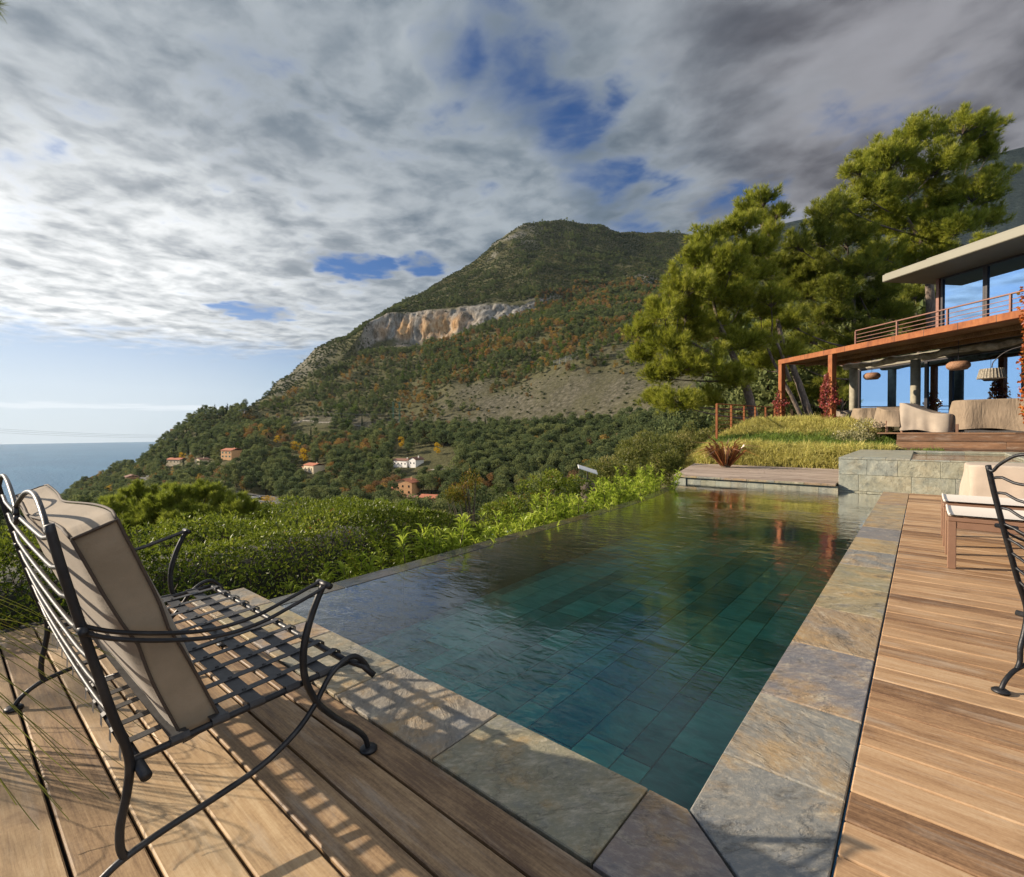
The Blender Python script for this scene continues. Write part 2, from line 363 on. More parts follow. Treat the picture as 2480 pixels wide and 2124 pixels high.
# columns: x, then (distance, image row) for 12 stages from the garden to behind the ridge
HC=[(-900,[(9,1400),(25,1390),(60,1370),(150,1340),(300,1320),(500,1300),(700,1290),(850,1285),(950,1283),(1050,1281),(1200,1280),(1400,1300)]),
(-200,[(9,1400),(25,1390),(60,1365),(150,1335),(300,1315),(500,1300),(700,1290),(850,1285),(950,1283),(1050,1281),(1200,1279),(1400,1300)]),
(0,[(9,1400),(25,1390),(60,1370),(150,1340),(300,1320),(500,1303),(700,1293),(850,1288),(950,1285),(1050,1282),(1200,1278),(1400,1300)]),
(110,[(9,1400),(25,1390),(60,1375),(150,1340),(280,1305),(450,1275),(600,1255),(720,1245),(800,1238),(860,1234),(920,1232),(1150,1350)]),
(190,[(9,1400),(25,1390),(60,1375),(150,1330),(250,1280),(400,1240),(500,1222),(580,1208),(640,1198),(680,1192),(720,1188),(950,1380)]),
(330,[(9,1400),(25,1390),(60,1375),(150,1322),(260,1265),(400,1210),(480,1178),(540,1160),(580,1148),(620,1138),(660,1131),(900,1400)]),
(480,[(9,1400),(25,1395),(60,1378),(170,1312),(300,1232),(420,1160),(480,1122),(540,1090),(590,1065),(640,1040),(690,1022),(900,1200)]),
(600,[(9,1400),(25,1400),(60,1380),(200,1302),(330,1215),(630,1026),(650,1014),(670,1003),(690,999),(720,995),(750,990),(950,1120)]),
(640,[(9,1400),(25,1400),(60,1380),(210,1298),(340,1206),(630,1023),(660,1004),(690,990),(710,981),(745,972),(790,966),(980,1080)]),
(706,[(9,1400),(25,1400),(60,1380),(230,1290),(350,1192),(620,1025),(680,990),(760,950),(790,936),(850,916),(900,903),(1100,1000)]),
(770,[(9,1400),(25,1400),(60,1380),(230,1288),(345,1188),(590,1028),(680,972),(790,905),(815,885),(880,862),(940,848),(1150,960)]),
(838,[(9,1400),(25,1400),(60,1380),(230,1288),(330,1185),(560,1032),(680,958),(820,880),(840,858),(920,836),(1000,822),(1250,950)]),
(900,[(9,1400),(25,1400),(60,1375),(230,1288),(325,1182),(535,1034),(670,950),(905,842),(925,782),(975,788),(1050,779),(1300,920)]),
(940,[(9,1400),(25,1400),(60,1375),(230,1286),(320,1182),(520,1036),(660,945),(912,832),(930,764),(1000,765),(1100,755),(1350,900)]),
(1030,[(9,1400),(25,1400),(60,1370),(230,1284),(310,1180),(480,1038),(640,935),(893,828),(912,750),(1050,735),(1200,714),(1450,850)]),
(1090,[(9,1400),(25,1400),(60,1370),(228,1280),(305,1178),(465,1039),(620,930),(882,816),(900,749),(1080,705),(1280,674),(1500,820)]),
(1150,[(9,1400),(25,1400),(60,1365),(225,1275),(300,1176),(450,1040),(600,925),(868,799),(886,747),(1100,686),(1350,636),(1600,780)]),
(1205,[(9,1400),(25,1400),(60,1360),(220,1270),(295,1174),(435,1040),(580,918),(862,782),(880,744),(1160,650),(1400,588),(1650,720)]),
(1260,[(9,1400),(25,1390),(60,1355),(215,1265),(290,1172),(420,1040),(560,908),(860,766),(876,740),(1200,630),(1420,552),(1680,700)]),
(1310,[(9,1400),(25,1380),(60,1350),(210,1262),(282,1170),(405,1038),(540,896),(880,742),(894,726),(1230,620),(1440,539),(1700,690)]),
(1377,[(9,1380),(25,1370),(60,1340),(200,1258),(270,1168),(390,1036),(520,880),(950,722),(960,714),(1250,615),(1450,536),(1720,680)]),
(1450,[(9,1360),(25,1300),(60,1300),(180,1230),(255,1166),(370,1034),(500,872),(965,708),(975,700),(1260,618),(1460,545),(1740,680)]),
(1510,[(9,1330),(25,1240),(60,1250),(165,1210),(240,1162),(350,1033),(480,870),(980,700),(990,694),(1270,625),(1470,558),(1760,680)]),
(1600,[(9,1280),(20,1165),(60,1160),(140,1180),(215,1150),(315,1030),(460,875),(990,698),(1000,692),(1290,630),(1490,566),(1780,680)]),
(1676,[(9,1260),(18,1120),(60,1110),(120,1140),(195,1140),(290,1028),(450,880),(1000,700),(1010,695),(1300,634),(1500,576),(1800,680)]),
(1780,[(9,1240),(20,1068),(50,1060),(110,1080),(180,1080),(270,1026),(450,885),(1000,705),(1010,700),(1320,640),(1560,580),(1850,680)]),
(1900,[(9,1230),(22,1052),(40,1045),(90,1035),(160,1030),(250,1018),(450,885),(1000,715),(1010,710),(1330,650),(1650,590),(1950,680)]),
(2200,[(9,1230),(24,1052),(45,1035),(80,1010),(130,985),(240,965),(450,880),(1000,745),(1010,740),(1400,675),(1800,610),(2100,700)]),
(2600,[(9,1240),(26,1055),(50,1030),(85,1000),(140,960),(260,930),(450,860),(1000,760),(1010,755),(1400,690),(1800,640),(2100,720)]),
(3600,[(9,1240),(26,1060),(50,1030),(85,1000),(140,960),(260,930),(450,860),(1000,760),(1010,755),(1400,690),(1800,640),(2100,720)])]
HX=np.array([c[0] for c in HC],float); HD=np.array([[k[0] for k in c[1]] for c in HC],float)
def zrow(x,d,y): 
    r=ray(x,y); f=r.dot(FWD); return EYE+r.z/f*d
HZ=np.array([[zrow(c[0],k[0],k[1]) for k in c[1]] for c in HC])
def col_at(x):
    """distance and height of the 12 stages at image columns x (array)"""
    x=np.asarray(x,float); i=np.clip(np.searchsorted(HX,x)-1,0,len(HX)-2); f=np.clip((x-HX[i])/(HX[i+1]-HX[i]),0,1)
    # Catmull-Rom across columns, limited
    f=f[:,None]
    return HD[i]*(1-f)+HD[i+1]*f, HZ[i]*(1-f)+HZ[i+1]*f
def ground(x,s):
    """x: image column, s: stage 0..11 -> X,Y,Z world, distance"""
    x=np.asarray(x,float).ravel(); s=np.asarray(s,float).ravel()
    D,Z=col_at(x); k=np.clip(s.astype(int),0,KN-2); f=s-k; I=np.arange(len(x))
    d=D[I,k]*(1-f)+D[I,k+1]*f; z=Z[I,k]*(1-f)+Z[I,k+1]*f
    l=(x-CX)/FPX*d
    X=RGT.x*l+FWD.x*d; Y=RGT.y*l+FWD.y*d
    amp=np.clip((d-80)/500,0,1)
    rough=np.exp(-((s-7.5)/.75)**2)*np.clip((x-830)/80,0,1)*np.clip((1400-x)/120,0,1)
    z=z+amp*(10*fbm(X/110,Y/110,0,3)+(6-14*np.abs(fbm(X/70,Y/70,9,3)))*np.clip((s-5.1)/1,0,1)+2.4*fbm(X/24,Y/24,2,3))*(1-.5*rough)
    push=rough*(10*fbm(X/24,Y/24,z/34,3)+6*fbm(X/8,Y/8,z/14,3))
    X=X+push*(-RGT.x*.4-FWD.x); Y=Y+push*(-RGT.y*.4-FWD.y)
    return X,Y,z,d
seg=[4,5,7,10,16,14,18,16,16,20,6]
ss=np.concatenate([np.arange(k)/k+i for i,k in enumerate(seg)]+[[11.0]])
xs=np.concatenate([np.arange(-900,-100,40),np.arange(-100,1720,5),np.arange(1720,2700,14),np.arange(2700,3601,60)])
gx,gs=np.meshgrid(xs,ss,indexing='ij')
X,Y,Z,Dd=ground(gx,gs)
# what grows or lies bare where: rock cliffs, summit crags, dry bare slope
fx=gx.ravel();fs=gs.ravel()
def smooth(a,b,v): 
    q=np.clip((v-a)/(b-a),0,1); return q*q*(3-2*q)
nz=fbm(X/45,Y/45,Z/45,4)
rock=smooth(6.92,7.1,fs+.22*nz)*(1-smooth(7.9,8.12,fs+.28*nz))*smooth(860,900,fx+25*nz)*(1-smooth(1280,1370,fx+50*nz))
crag=np.exp(-((fx-1225)/70)**2)*smooth(9.0,9.7,fs)*(1-smooth(9.97,10.3,fs)*.3)*smooth(-.15,.25,nz)
left=smooth(6.6,8,fs)*(1-smooth(10.5,11,fs))*(1-smooth(740,860,fx))*smooth(640,690,fx)*smooth(-.1,.25,nz+.1)
ledge=np.exp(-((fs-8.1)/.25)**2)*smooth(1430,1520,fx)*(1-smooth(1680,1720,fx))*smooth(0,.3,nz)*.9
rock=np.clip(rock+.9*crag+.42*left+ledge,0,1)
bare=smooth(5.12,5.3,fs+.15*nz)*(1-smooth(5.62,5.95,fs+.45*nz-.0004*(fx-1250)))*smooth(1000,1130,fx+70*nz)*(1-smooth(1800,1900,fx))*(.55+.45*smooth(-.3,.25,fbm(X/25,Y/25,Z/25,3)))
bare=np.maximum(bare,.9*smooth(4.95,5.0,fs)*(1-smooth(5.15,5.4,fs))*smooth(600,640,fx))
ochre=rock*np.clip(np.exp(-((fx-960)/38)**2)+.9*np.exp(-((fx-1085)/45)**2)+.5*np.exp(-((fx-1020)/30)**2),0,1)*np.exp(-((fs-7.45)/.42)**2)*smooth(-.35,.3,fbm(X/20,Y/20,Z/60,3)+.15)
mb=MB(); mb.grid(np.stack([X,Y,Z],1),len(xs),len(ss)); 
t=NT('hillside'); po=t.pos('World')
a=t.n('ShaderNodeAttribute',attribute_name='zone'); sp=t.n('ShaderNodeSeparateColor'); t.put(sp.inputs[0],a.outputs['Color'])
n1=t.noise(po,.06,6,.65);n2=t.noise(po,.35,5,.7);n3=t.noise(t.mapv(po,(1,1,.28)),.16,7,.7)
soil=t.mix(t.mr(n2,.3,.7),(.062,.058,.028),(.10,.098,.042))
rk=t.ramp(n3,[(.30,(.05,.047,.038)),(.42,(.145,.135,.115)),(.56,(.27,.255,.225)),(.72,(.40,.375,.33))])
oc=t.ramp(n3,[(.3,(.16,.085,.035)),(.5,(.42,.25,.115)),(.7,(.56,.42,.26))])
br=t.ramp(t.noise(po,.22,7,.7),[(.3,(.040,.040,.022)),(.45,(.07,.066,.043)),(.58,(.115,.105,.075)),(.74,(.20,.185,.145))])
c=t.mix(sp.outputs[2],soil,br); c=t.mix(sp.outputs[0],c,t.mix(sp.outputs[1],rk,oc))
b=t.bump(n3,.9,3.0); 
M['hill']=t.out(t.pbsdf(c,.95,0,b,.1))
hill=mb.build('hillside',M['hill'],kind='structure',smooth=True)
at=hill.data.attributes.new('zone','FLOAT_COLOR','POINT')
zc_=np.zeros((len(X),4),np.float32); zc_[:,0]=rock;zc_[:,1]=np.clip(ochre*1.3,0,1);zc_[:,2]=bare;zc_[:,3]=1
at.data.foreach_set('color',zc_.ravel())

# far mountain that rises behind the pines
fm=[(1500,640),(1600,600),(1680,585),(1800,565),(1880,545),(1990,520),(2100,487),(2200,450),(2300,415),(2380,385),(2430,366),(2480,354),(2600,325),(2800,300),(3200,330)]
mb=MB(); xs2=np.arange(1500,3200,12.0); yy=np.interp(xs2,[q[0] for q in fm],[q[1] for q in fm])
V=[]
for x,y in zip(xs2,yy):
    for k in range(26):
        f=k/25.; dd=2300+900*f; z0=zrow(x,2300,1030); z1=zrow(x,3200,y)
        q=Vector((0,0,0))+RGT*((x-CX)/FPX*dd)+FWD*dd
        z=z0+(z1-z0)*(f**.8)+ (60*fbm(q.x/260,q.y/260,0,5)*min(1,4*f)*min(1,2.2*(1.02-f)))
        V.append((q.x,q.y,float(z)))
mb.grid(V,len(xs2),26)
t=NT('far_mountain'); po=t.pos('World'); n1=t.noise(po,.02,8,.7); n2=t.noise(t.mapv(po,(1,1,.4)),.006,6,.6)
c=t.mix(t.mr(n1,.40,.62),(.014,.025,.024),(.030,.043,.036)); c=t.mix(t.mr(n2,.60,.72),c,(.20,.19,.175))
M['farm']=t.out(t.pbsdf(c,.95,0,t.bump(n1,1,25),.05)); mb.build('far_mountain',M['farm'],kind='structure',smooth=True)
# ---------------------------------------------------------------- foliage helpers
def unit(n):
    v=RS.normal(size=(n,3)); return v/np.linalg.norm(v,axis=1)[:,None]
def leaves(mb, P, D, L, Wd, rnd, roll=None, fold=0.0):
    """diamond leaves: base P, direction D, length L, width Wd"""
    n=len(P); D=D/(np.linalg.norm(D,axis=1)[:,None]+1e-9)
    u=unit(n) if roll is None else roll
    s=np.cross(D,u); s/=np.linalg.norm(s,axis=1)[:,None]+1e-9
    L=np.broadcast_to(np.asarray(L,float),(n,))[:,None]; Wd=np.broadcast_to(np.asarray(Wd,float),(n,))[:,None]
    m=P+D*L*.45; nn=np.cross(s,D)*Wd*fold
    V=np.stack([P,m+s*Wd*.5+nn,P+D*L,m-s*Wd*.5+nn],1).reshape(-1,3)
    F=np.arange(n*4).reshape(n,4)
    mb.add(V,F,np.repeat(np.broadcast_to(rnd,(n,)),4)); return mb
def needles(mb, P, D, L, Wd, rnd):
    """thin triangles"""
    n=len(P); D=D/(np.linalg.norm(D,axis=1)[:,None]+1e-9); s=np.cross(D,unit(n)); s/=np.linalg.norm(s,axis=1)[:,None]+1e-9
    L=np.broadcast_to(np.asarray(L,float),(n,))[:,None]
    V=np.stack([P-s*Wd*.5,P+s*Wd*.5,P+D*L],1).reshape(-1,3)
    mb.add(V,np.arange(n*3).reshape(n,3),np.repeat(np.broadcast_to(rnd,(n,)),3)); return mb
BARK=(.07,.05,.035)
def treemat(name,stops,trans=.25,objr=.5):
    return leaf_mat(name,[(0,BARK),(.03,BARK),(.035,stops[0])]+[(.06+.94*i/(len(stops)-1),c) for i,c in enumerate(stops)],trans,.03,.5,0) if not objr else leaf_obj(name,stops,trans,objr)
def leaf_obj(name,stops,trans,objr):
    t=NT(name); f=t.attr('rnd'); r=t.n('ShaderNodeObjectInfo').outputs['Random']
    q=t.math('ADD',t.math('MULTIPLY',f,1-objr),t.math('MULTIPLY',r,objr))
    c=t.ramp(q,[(i/(len(stops)-1),s) for i,s in enumerate(stops)])
    c=t.mix(t.math('LESS_THAN',f,.03),c,BARK)
    df=t.n('ShaderNodeBsdfDiffuse',i_Color=c).outputs[0]; tr=t.n('ShaderNodeBsdfTranslucent',i_Color=c).outputs[0]
    m=t.n('ShaderNodeMixShader',i_0=trans); t.L.new(df,m.inputs[1]); t.L.new(tr,m.inputs[2])
    M[name]=t.out(m.outputs[0]); return M[name]
treemat('pine_far',[(.052,.080,.038),(.095,.126,.055),(.148,.176,.070),(.22,.235,.085)],.38,.5)
treemat('scrub_far',[(.033,.050,.022),(.056,.078,.033),(.088,.108,.044),(.14,.145,.062)],.25,.5)
treemat('autumn_far',[(.12,.115,.04),(.20,.15,.045),(.30,.165,.05),(.20,.135,.085),(.38,.25,.06),(.16,.15,.05)],.35,.75)
treemat('scrub_pale',[(.08,.085,.035),(.12,.12,.05),(.17,.155,.07),(.21,.19,.10)],.25,.5)
treemat('yellow_far',[(.40,.25,.02),(.62,.42,.03)],.35,.3)
treemat('cypress_far',[(.012,.026,.014),(.03,.05,.022)],.1,.4)
treemat('bright_far',[(.05,.085,.02),(.10,.15,.03),(.15,.19,.045)],.25,.5)

def crown(mb, blobs, per, size, up=.25):
    """blobs: (x,y,z,rx,rz)"""
    for (x,y,z,rx,rz) in blobs:
        n=max(6,int(per*rx*rx)); v=unit(n); rr=(.45+.55*RS.rand(n)**.4)[:,None]
        P=np.array((x,y,z))+v*rr*np.array((rx,rx,rz))
        D=unit(n)*.8+v*.6+np.array((0,0,up))
        tone=np.clip(.08+.9*RS.rand()*.6+.35*RS.rand(n),.05,1)
        leaves(mb,P-D*size*.3,D,size*(.7+.6*RS.rand(n)),size*(.5+.35*RS.rand(n)),tone)
def trunk(mb,p0,p1,r0,r1,n=6,bend=.1):
    p0=np.array(p0,float);p1=np.array(p1,float); k=6; b=(RS.rand(3)-.5)*np.linalg.norm(p1-p0)*bend
    mb.tube([p0+(p1-p0)*i/k+b*math.sin(PI*i/k) for i in range(k+1)],np.linspace(r0,r1,k+1),n,rnd=0.0)
PROTO={}
def proto(kind,i,mb,mat):
    me=mb.mesh('%s_%d'%(kind,i)); me.materials.append(M[mat]); PROTO.setdefault(kind,[]).append(me)
for i in range(7):                                   # rounded Mediterranean pines, about 9 m
    mb=MB(); h=8+2.5*RS.rand(); trunk(mb,(0,0,-.8),(.4*RS.normal(),.4*RS.normal(),h*.75),.22,.08)
    bl=[]
    for k in range(20):
        f=RS.rand(); a=RS.rand()*6.28; rad=(2.9*math.sin(PI*(.12+.80*f))**.8)*RS.rand()**.5
        r=.85+.65*RS.rand(); bl.append((rad*math.cos(a),rad*math.sin(a),h*(.26+.70*f),r,r*.72))
    crown(mb,bl,46,.52,.45); proto('pine',i,mb,'pine_far')
for i in range(5):                                   # broadleaved trees in autumn colour
    mb=MB(); h=6+2*RS.rand(); trunk(mb,(0,0,-.8),(0,0,h*.6),.16,.06)
    for k in range(5): a=RS.rand()*6.28; trunk(mb,(0,0,h*.35),(1.8*math.cos(a),1.8*math.sin(a),h*(.6+.3*RS.rand())),.08,.03,4)
    bl=[]
    for k in range(16):
        f=RS.rand(); a=RS.rand()*6.28; rad=2.6*math.sin(PI*(.15+.75*f))*RS.rand()**.5; r=.8+.6*RS.rand()
        bl.append((rad*math.cos(a),rad*math.sin(a),h*(.22+.72*f),r,r*.85))
    crown(mb,bl,34,.5,.1); proto('autumn',i,mb,'autumn_far')
for i in range(2):
    me=PROTO['autumn'][i].copy(); me.materials.clear(); me.materials.append(M['yellow_far']); PROTO.setdefault('yellow',[]).append(me)
    me=PROTO['autumn'][i+2].copy(); me.materials.clear(); me.materials.append(M['bright_far']); PROTO.setdefault('bright',[]).append(me)
for i in range(2):
    mb=MB(); h=10+2*RS.rand(); trunk(mb,(0,0,-.5),(0,0,h*.8),.15,.05)
    crown(mb,[(.15*RS.normal(),.15*RS.normal(),h*(.06+.92*f),.25+.62*math.sin(PI*(.12+.85*f))**.7,.8) for f in np.linspace(0,1,14)],90,.42,1.0); proto('cypress',i,mb,'cypress_far')
for i in range(4):                                   # scrub oak and maquis bushes, about 4 m
    mb=MB(); bl=[]
    for k in range(7): a=RS.rand()*6.28; q=1.25*RS.rand()**.5; bl.append((q*math.cos(a),q*math.sin(a),.7+1.5*RS.rand()*(1-.4*q),.75+.45*RS.rand(),.75+.3*RS.rand()))
    crown(mb,bl,22,.75,.4); proto('scrub',i,mb,'scrub_far')
for i in range(3):
    me=PROTO['scrub'][i].copy(); me.materials.clear(); me.materials.append(M['scrub_pale']); PROTO.setdefault('maquis',[]).append(me)
# ---------------------------------------------------------------- where the trees stand
def cells(x0,x1,s0,s1,n,space):
    """n random spots spread by area over a patch of the hillside, thinned to the spacing"""
    i=np.where((xs>=x0)&(xs<x1))[0][:-1]; j=np.where((ss>=s0)&(ss<s1-1e-6))[0]; j=j[j<len(ss)-1]
    G=np.stack([X,Y,Z],1).reshape(len(xs),len(ss),3)
    I,J=np.meshgrid(i,j,indexing='ij'); I=I.ravel();J=J.ravel()
    a=G[I+1,J]-G[I,J]; b=G[I,J+1]-G[I,J]; A=np.linalg.norm(np.cross(a,b),axis=1)
    c=RS.choice(len(I),n,p=A/A.sum()); u=RS.rand(n);v=RS.rand(n)
    x=xs[I[c]]*(1-u)+xs[I[c]+1]*u; s=ss[J[c]]*(1-v)+ss[J[c]+1]*v
    px,py,pz,dd=ground(x,s); key=np.floor(px/space)*100003+np.floor(py/space)
    _,k=np.unique(key,return_index=True); k=RS.permutation(k)
    return x[k],s[k],np.stack([px,py,pz],1)[k],dd[k]
HOUSES=[]      # (image column, row, distance, half width px, clear px) kept free of trees
def img(P):
    """image position of world points, and their distance"""
    v=np.asarray(P,float).reshape(-1,3)-np.array((0,0,EYE)); l=v@np.array(RGT);f=v@np.array(FWD);u=v[:,2]
    cp,sp=math.cos(PITCH),math.sin(PITCH); D=cp*f+sp*u; y=(-sp*f+cp*u)/D; x=l/D
    c,sn=math.cos(-ROLL),math.sin(-ROLL); x,y=c*x-sn*y,sn*x+c*y
    return CX+FPX*x, CY-FPX*y, f
def on_ground(px,row,s0=2.6,s1=6.5):
    """the spot of the hillside seen at an image position"""
    ssx=np.linspace(s0,s1,400); a,b,c,dd=ground(np.full(400,px),ssx); _,r,_=img(np.stack([a,b,c],1))
    k=np.argmax(r<=row) if (r<=row).any() else np.argmin(abs(r-row)); return Vector((a[k],b[k],c[k])),ssx[k],dd[k]
TOSUN=math.atan2(-RGT.y*0+FWD.y,FWD.x)
# houses of the valley -------------------------------------------------------
def wallmat(name,c): simple(name,c,.85,0,.1,1.5,.05,.2); return M[name]
wallmat('stucco_orange',(.70,.40,.20)); wallmat('stucco_white',(.78,.76,.72)); wallmat('stucco_cream',(.66,.55,.38)); wallmat('stucco_brown',(.42,.25,.15)); wallmat('stucco_pink',(.64,.44,.32))
simple('roof_tile',(.50,.19,.11),.8,0,.25,2.2,.2,.2); simple('roof_brown',(.26,.14,.10),.8,0,.25,2.2,.2,.2)
simple('win_dark',(.02,.022,.025),.2,0,.1,5,.0,.5); simple('shutter_green',(.10,.26,.20),.6); simple('wood_brown',(.14,.07,.04),.7); simple('asphalt_far',(.15,.145,.14),.9,0,.12,.4,.05,.2); simple('concrete_far',(.42,.39,.34),.9,0,.25,.5,.2,.2)
def house(px,row,w,h,dp,rot,wall,roof,label,gable='x',wins=(3,2),wing=None,rise=1.3,shut=None,clear=26,cat='house',open_=False):
    P,s,dd=on_ground(px,row); ang=YAW+R(rot-30); w,h,dp,rise=w*1.18,h*1.18,dp*1.18,rise*1.15
    o=empty('hillside_house' if cat=='house' else 'garden_shed',P,label,cat,None,ang)
    def part(mb,name,m,par=o):
        q=bpy.data.objects.new(name,mb.mesh(name)); q.data.materials.append(M[m]); COL.objects.link(q); q.parent=par; return q
    a=w/2;b=dp/2
    mb=MB()
    if open_:
        for x in (-a+.3,a-.3):
            for y in (-b+.3,b-.3): mp=MB(); mp.box((x-.2,y-.2,-2),(x+.2,y+.2,h)); part(mp,'post',wall)
        mb.box((-a+.5,b-.6,-2),(a-.5,b-.3,h))
    else: mb.box((-a,-b,-4),(a,b,h))
    if rise>0 and gable=='y' and not open_: mb.add([(-a,-b,h),(a,-b,h),(0,-b,h+rise-.25),(-a,b,h),(a,b,h),(0,b,h+rise-.25)],[(0,1,2),(5,4,3)])
    wl=part(mb,'wall',wall)
    if wing: mb=MB(); mb.box((-a-wing[0],-b+.6,-4),(-a-.01,b-1,wing[1])); part(mb,'side_wing',wall)
    mb=MB(); e=.55
    def gab(x0,x1,y0,y1,z,r,ax):
        if ax=='x': c=(y0+y1)/2; V=[(x0-e,y0-e,z-.15),(x1+e,y0-e,z-.15),(x1+e,c,z+r),(x0-e,c,z+r),(x1+e,y1+e,z-.15),(x0-e,y1+e,z-.15)]; F=[(0,1,2,3),(3,2,4,5)]
        else: c=(x0+x1)/2; V=[(x0-e,y0-e,z-.15),(c,y0-e,z+r),(c,y1+e,z+r),(x0-e,y1+e,z-.15),(x1+e,y0-e,z-.15),(x1+e,y1+e,z-.15)]; F=[(0,1,2,3),(1,4,5,2)]
        n=len(V); V2=V+[(x_,y_,z_+.25) for x_,y_,z_ in V]; G=[tuple(reversed(f)) for f in F]+[tuple(k+n for k in f) for f in F]
        ed=[(0,1),(1,2),(2,4),(4,5),(5,3),(3,0)] if ax=='x' else [(0,1),(1,4),(4,5),(5,2),(2,3),(3,0)]
        G+=[(i,j,j+n,i+n) for i,j in ed]; mb.add(V2,G)
    gab(-a,a,-b,b,h,rise,gable)
    if wing: gab(-a-wing[0],-a-.6,-b+.6,b-1,wing[1],.7,'x')
    rf=part(mb,'roof',roof)
    mb=MB(); mb.box((a*.35,b*.1,h),(a*.35+.7,b*.1+.6,h+rise+1.0)); 
    if not open_: part(mb,'chimney',wall,rf)
    if not open_:
        nx,nz_=wins
        for j in range(nz_):
            z=1.0+j*(h-.4)/nz_
            for i in range(nx):
                x=-a+w*(i+.5)/nx; mb=MB(); mb.box((x-.5,-b-.06,z),(x+.5,-b+.02,z+1.3)); wn=part(mb,'window','win_dark')
                if shut:
                    for q0 in (x-1.0,x+.52): mb=MB(); mb.box((q0,-b-.1,z-.05),(q0+.48,-b-.02,z+1.35)); part(mb,'shutter',shut,wn)
            y=0; mb=MB(); mb.box((-a-.06,y-.5,z),(-a+.02,y+.5,z+1.3)); part(mb,'window','win_dark')
    HOUSES.append((px,row,dd,w/2/dd*FPX+5,(h+rise)/dd*FPX)); return o,P,dd
house(985,1196,11,6.2,8,8,'stucco_orange','roof_tile','two storey orange villa with red tiled gable roof and low side wing in the valley','y',(3,2),(3.2,3.4),1.7)
house(978,1128,13,3.4,7,-6,'stucco_white','roof_brown','long white single storey house below the garden terraces in the valley','x',(4,1),None,1.0)
house(1008,1128,6,3.6,7,-6,'stucco_white','roof_brown','small white gabled house end beside the long white house','y',(2,1),None,1.5)
house(560,1110,12,6.0,9,6,'stucco_orange','roof_tile','square apricot villa with red roof and green shutters amid pines on the slope','x',(3,2),None,1.5,'shutter_green')
house(317,1140,13,6.5,9,-15,'stucco_brown','roof_brown','tall brown villa on the coast edge above the sea','x',(3,2),None,1.6)
house(318,1156,14,4.2,8,-15,'stucco_pink','roof_tile','low pink house with terracotta roof below the brown villa by the road','x',(3,1),None,1.2)
house(428,1122,17,3.2,8,10,'stucco_cream','roof_tile','low cream house with wide terracotta roof among dark pines','x',(4,1),None,1.4)
house(488,1122,9,3.2,7,-5,'stucco_cream','roof_brown','small cream cottage with brown roof halfway between two villas','y',(2,1),None,1.1)
house(760,1140,14,3.6,8,-12,'stucco_cream','roof_tile','low cream house with two tiled roofs beside the bright yellow tree','x',(3,1),(4,2.6),1.3)
house(1042,1217,9,2.6,6,10,'wood_brown','roof_tile','open sided pavilion with red tiled roof behind the tall hedge','x',(0,0),None,1.2,None,20,'shed',True)
house(1000,1216,5,2.4,4,10,'wood_brown','roof_brown','tiny brown wooden hut left of the open pavilion','x',(1,1),None,.8,None,20,'shed')
house(14,1316,15,7,9,10,'stucco_cream','roof_tile','pale tower like house far below at the left edge of the view','x',(2,2),None,1.4)
# roads ---------------------------------------------------------------------
def strip(name,pts,w,mat,lift=.5,kind='structure'):
    P=[on_ground(*q)[0] for q in pts]; P=smooth_path(P,6); P=[np.array(p) for p in P]
    T=np.gradient(np.array(P),axis=0); T[:,2]=0; T/=np.linalg.norm(T,axis=1)[:,None]+1e-9
    L=np.stack([-T[:,1],T[:,0],0*T[:,0]],1); A=np.array(P)+(0,0,lift)
    mb=MB(); mb.grid(np.stack([A-L*w/2-(0,0,.2),A-L*w/2,A+L*w/2,A+L*w/2-(0,0,.2)],1).reshape(-1,3),len(A),4)
    return mb.build(name,mat,kind=kind),A,T
VR=[(470,1186),(540,1192),(600,1200),(640,1206),(668,1218),(684,1235),(692,1256)]
_,VA,VT=strip('valley_road',VR,8,M['asphalt_far'],.8)
LR=[(340,1142),(350,1152),(356,1168),(352,1186),(345,1200)]
_,LA,LT=strip('coast_road',LR,9,M['asphalt_far'],.8)
strip('car_park',[(560,1214),(600,1216),(640,1222)],11,M['concrete_far'],.7)
strip('sports_court',[(1045,1139),(1070,1138),(1094,1137)],14,M['concrete_far'],.6)
for k,(x,s) in enumerate(((0,0),)):
    q=np.arange(604,1900,8.0); a,b,c,dd=ground(q,np.full(len(q),5.0)); A=np.stack([a,b,c+.6],1)
    mb=MB(); back=np.array(FWD)*6; mb.grid(np.stack([A,A+back],1).reshape(-1,3),len(A),2); mb.build('upper_road',M['asphalt_far'],kind='structure')
def retain(x0,x1,h,label,name='retaining_wall'):
    q=np.arange(x0,x1,4.0); a,b,c,dd=ground(q,np.full(len(q),5.0)); A=np.stack([a,b,c+.9],1); f=np.array(FWD)
    mb=MB(); hh=h*(.75+.35*vnoise(q/17,q*0,3))[:,None]*np.array((0,0,1.0))
    mb.grid(np.stack([A-f*.2-hh,A-f*.2,A+f*.5,A+f*.5-hh],1).reshape(-1,3),len(A),4)
    tag(mb.build(name,M['concrete_far']),label,'wall')
retain(690,806,6.5,'pale concrete retaining wall under the road at the foot of the mountain, left stretch')
retain(845,900,8.5,'tall pale retaining wall below the road near the two green pylon masts')
retain(1655,1760,3.0,'low pale road wall glimpsed left of the pines')
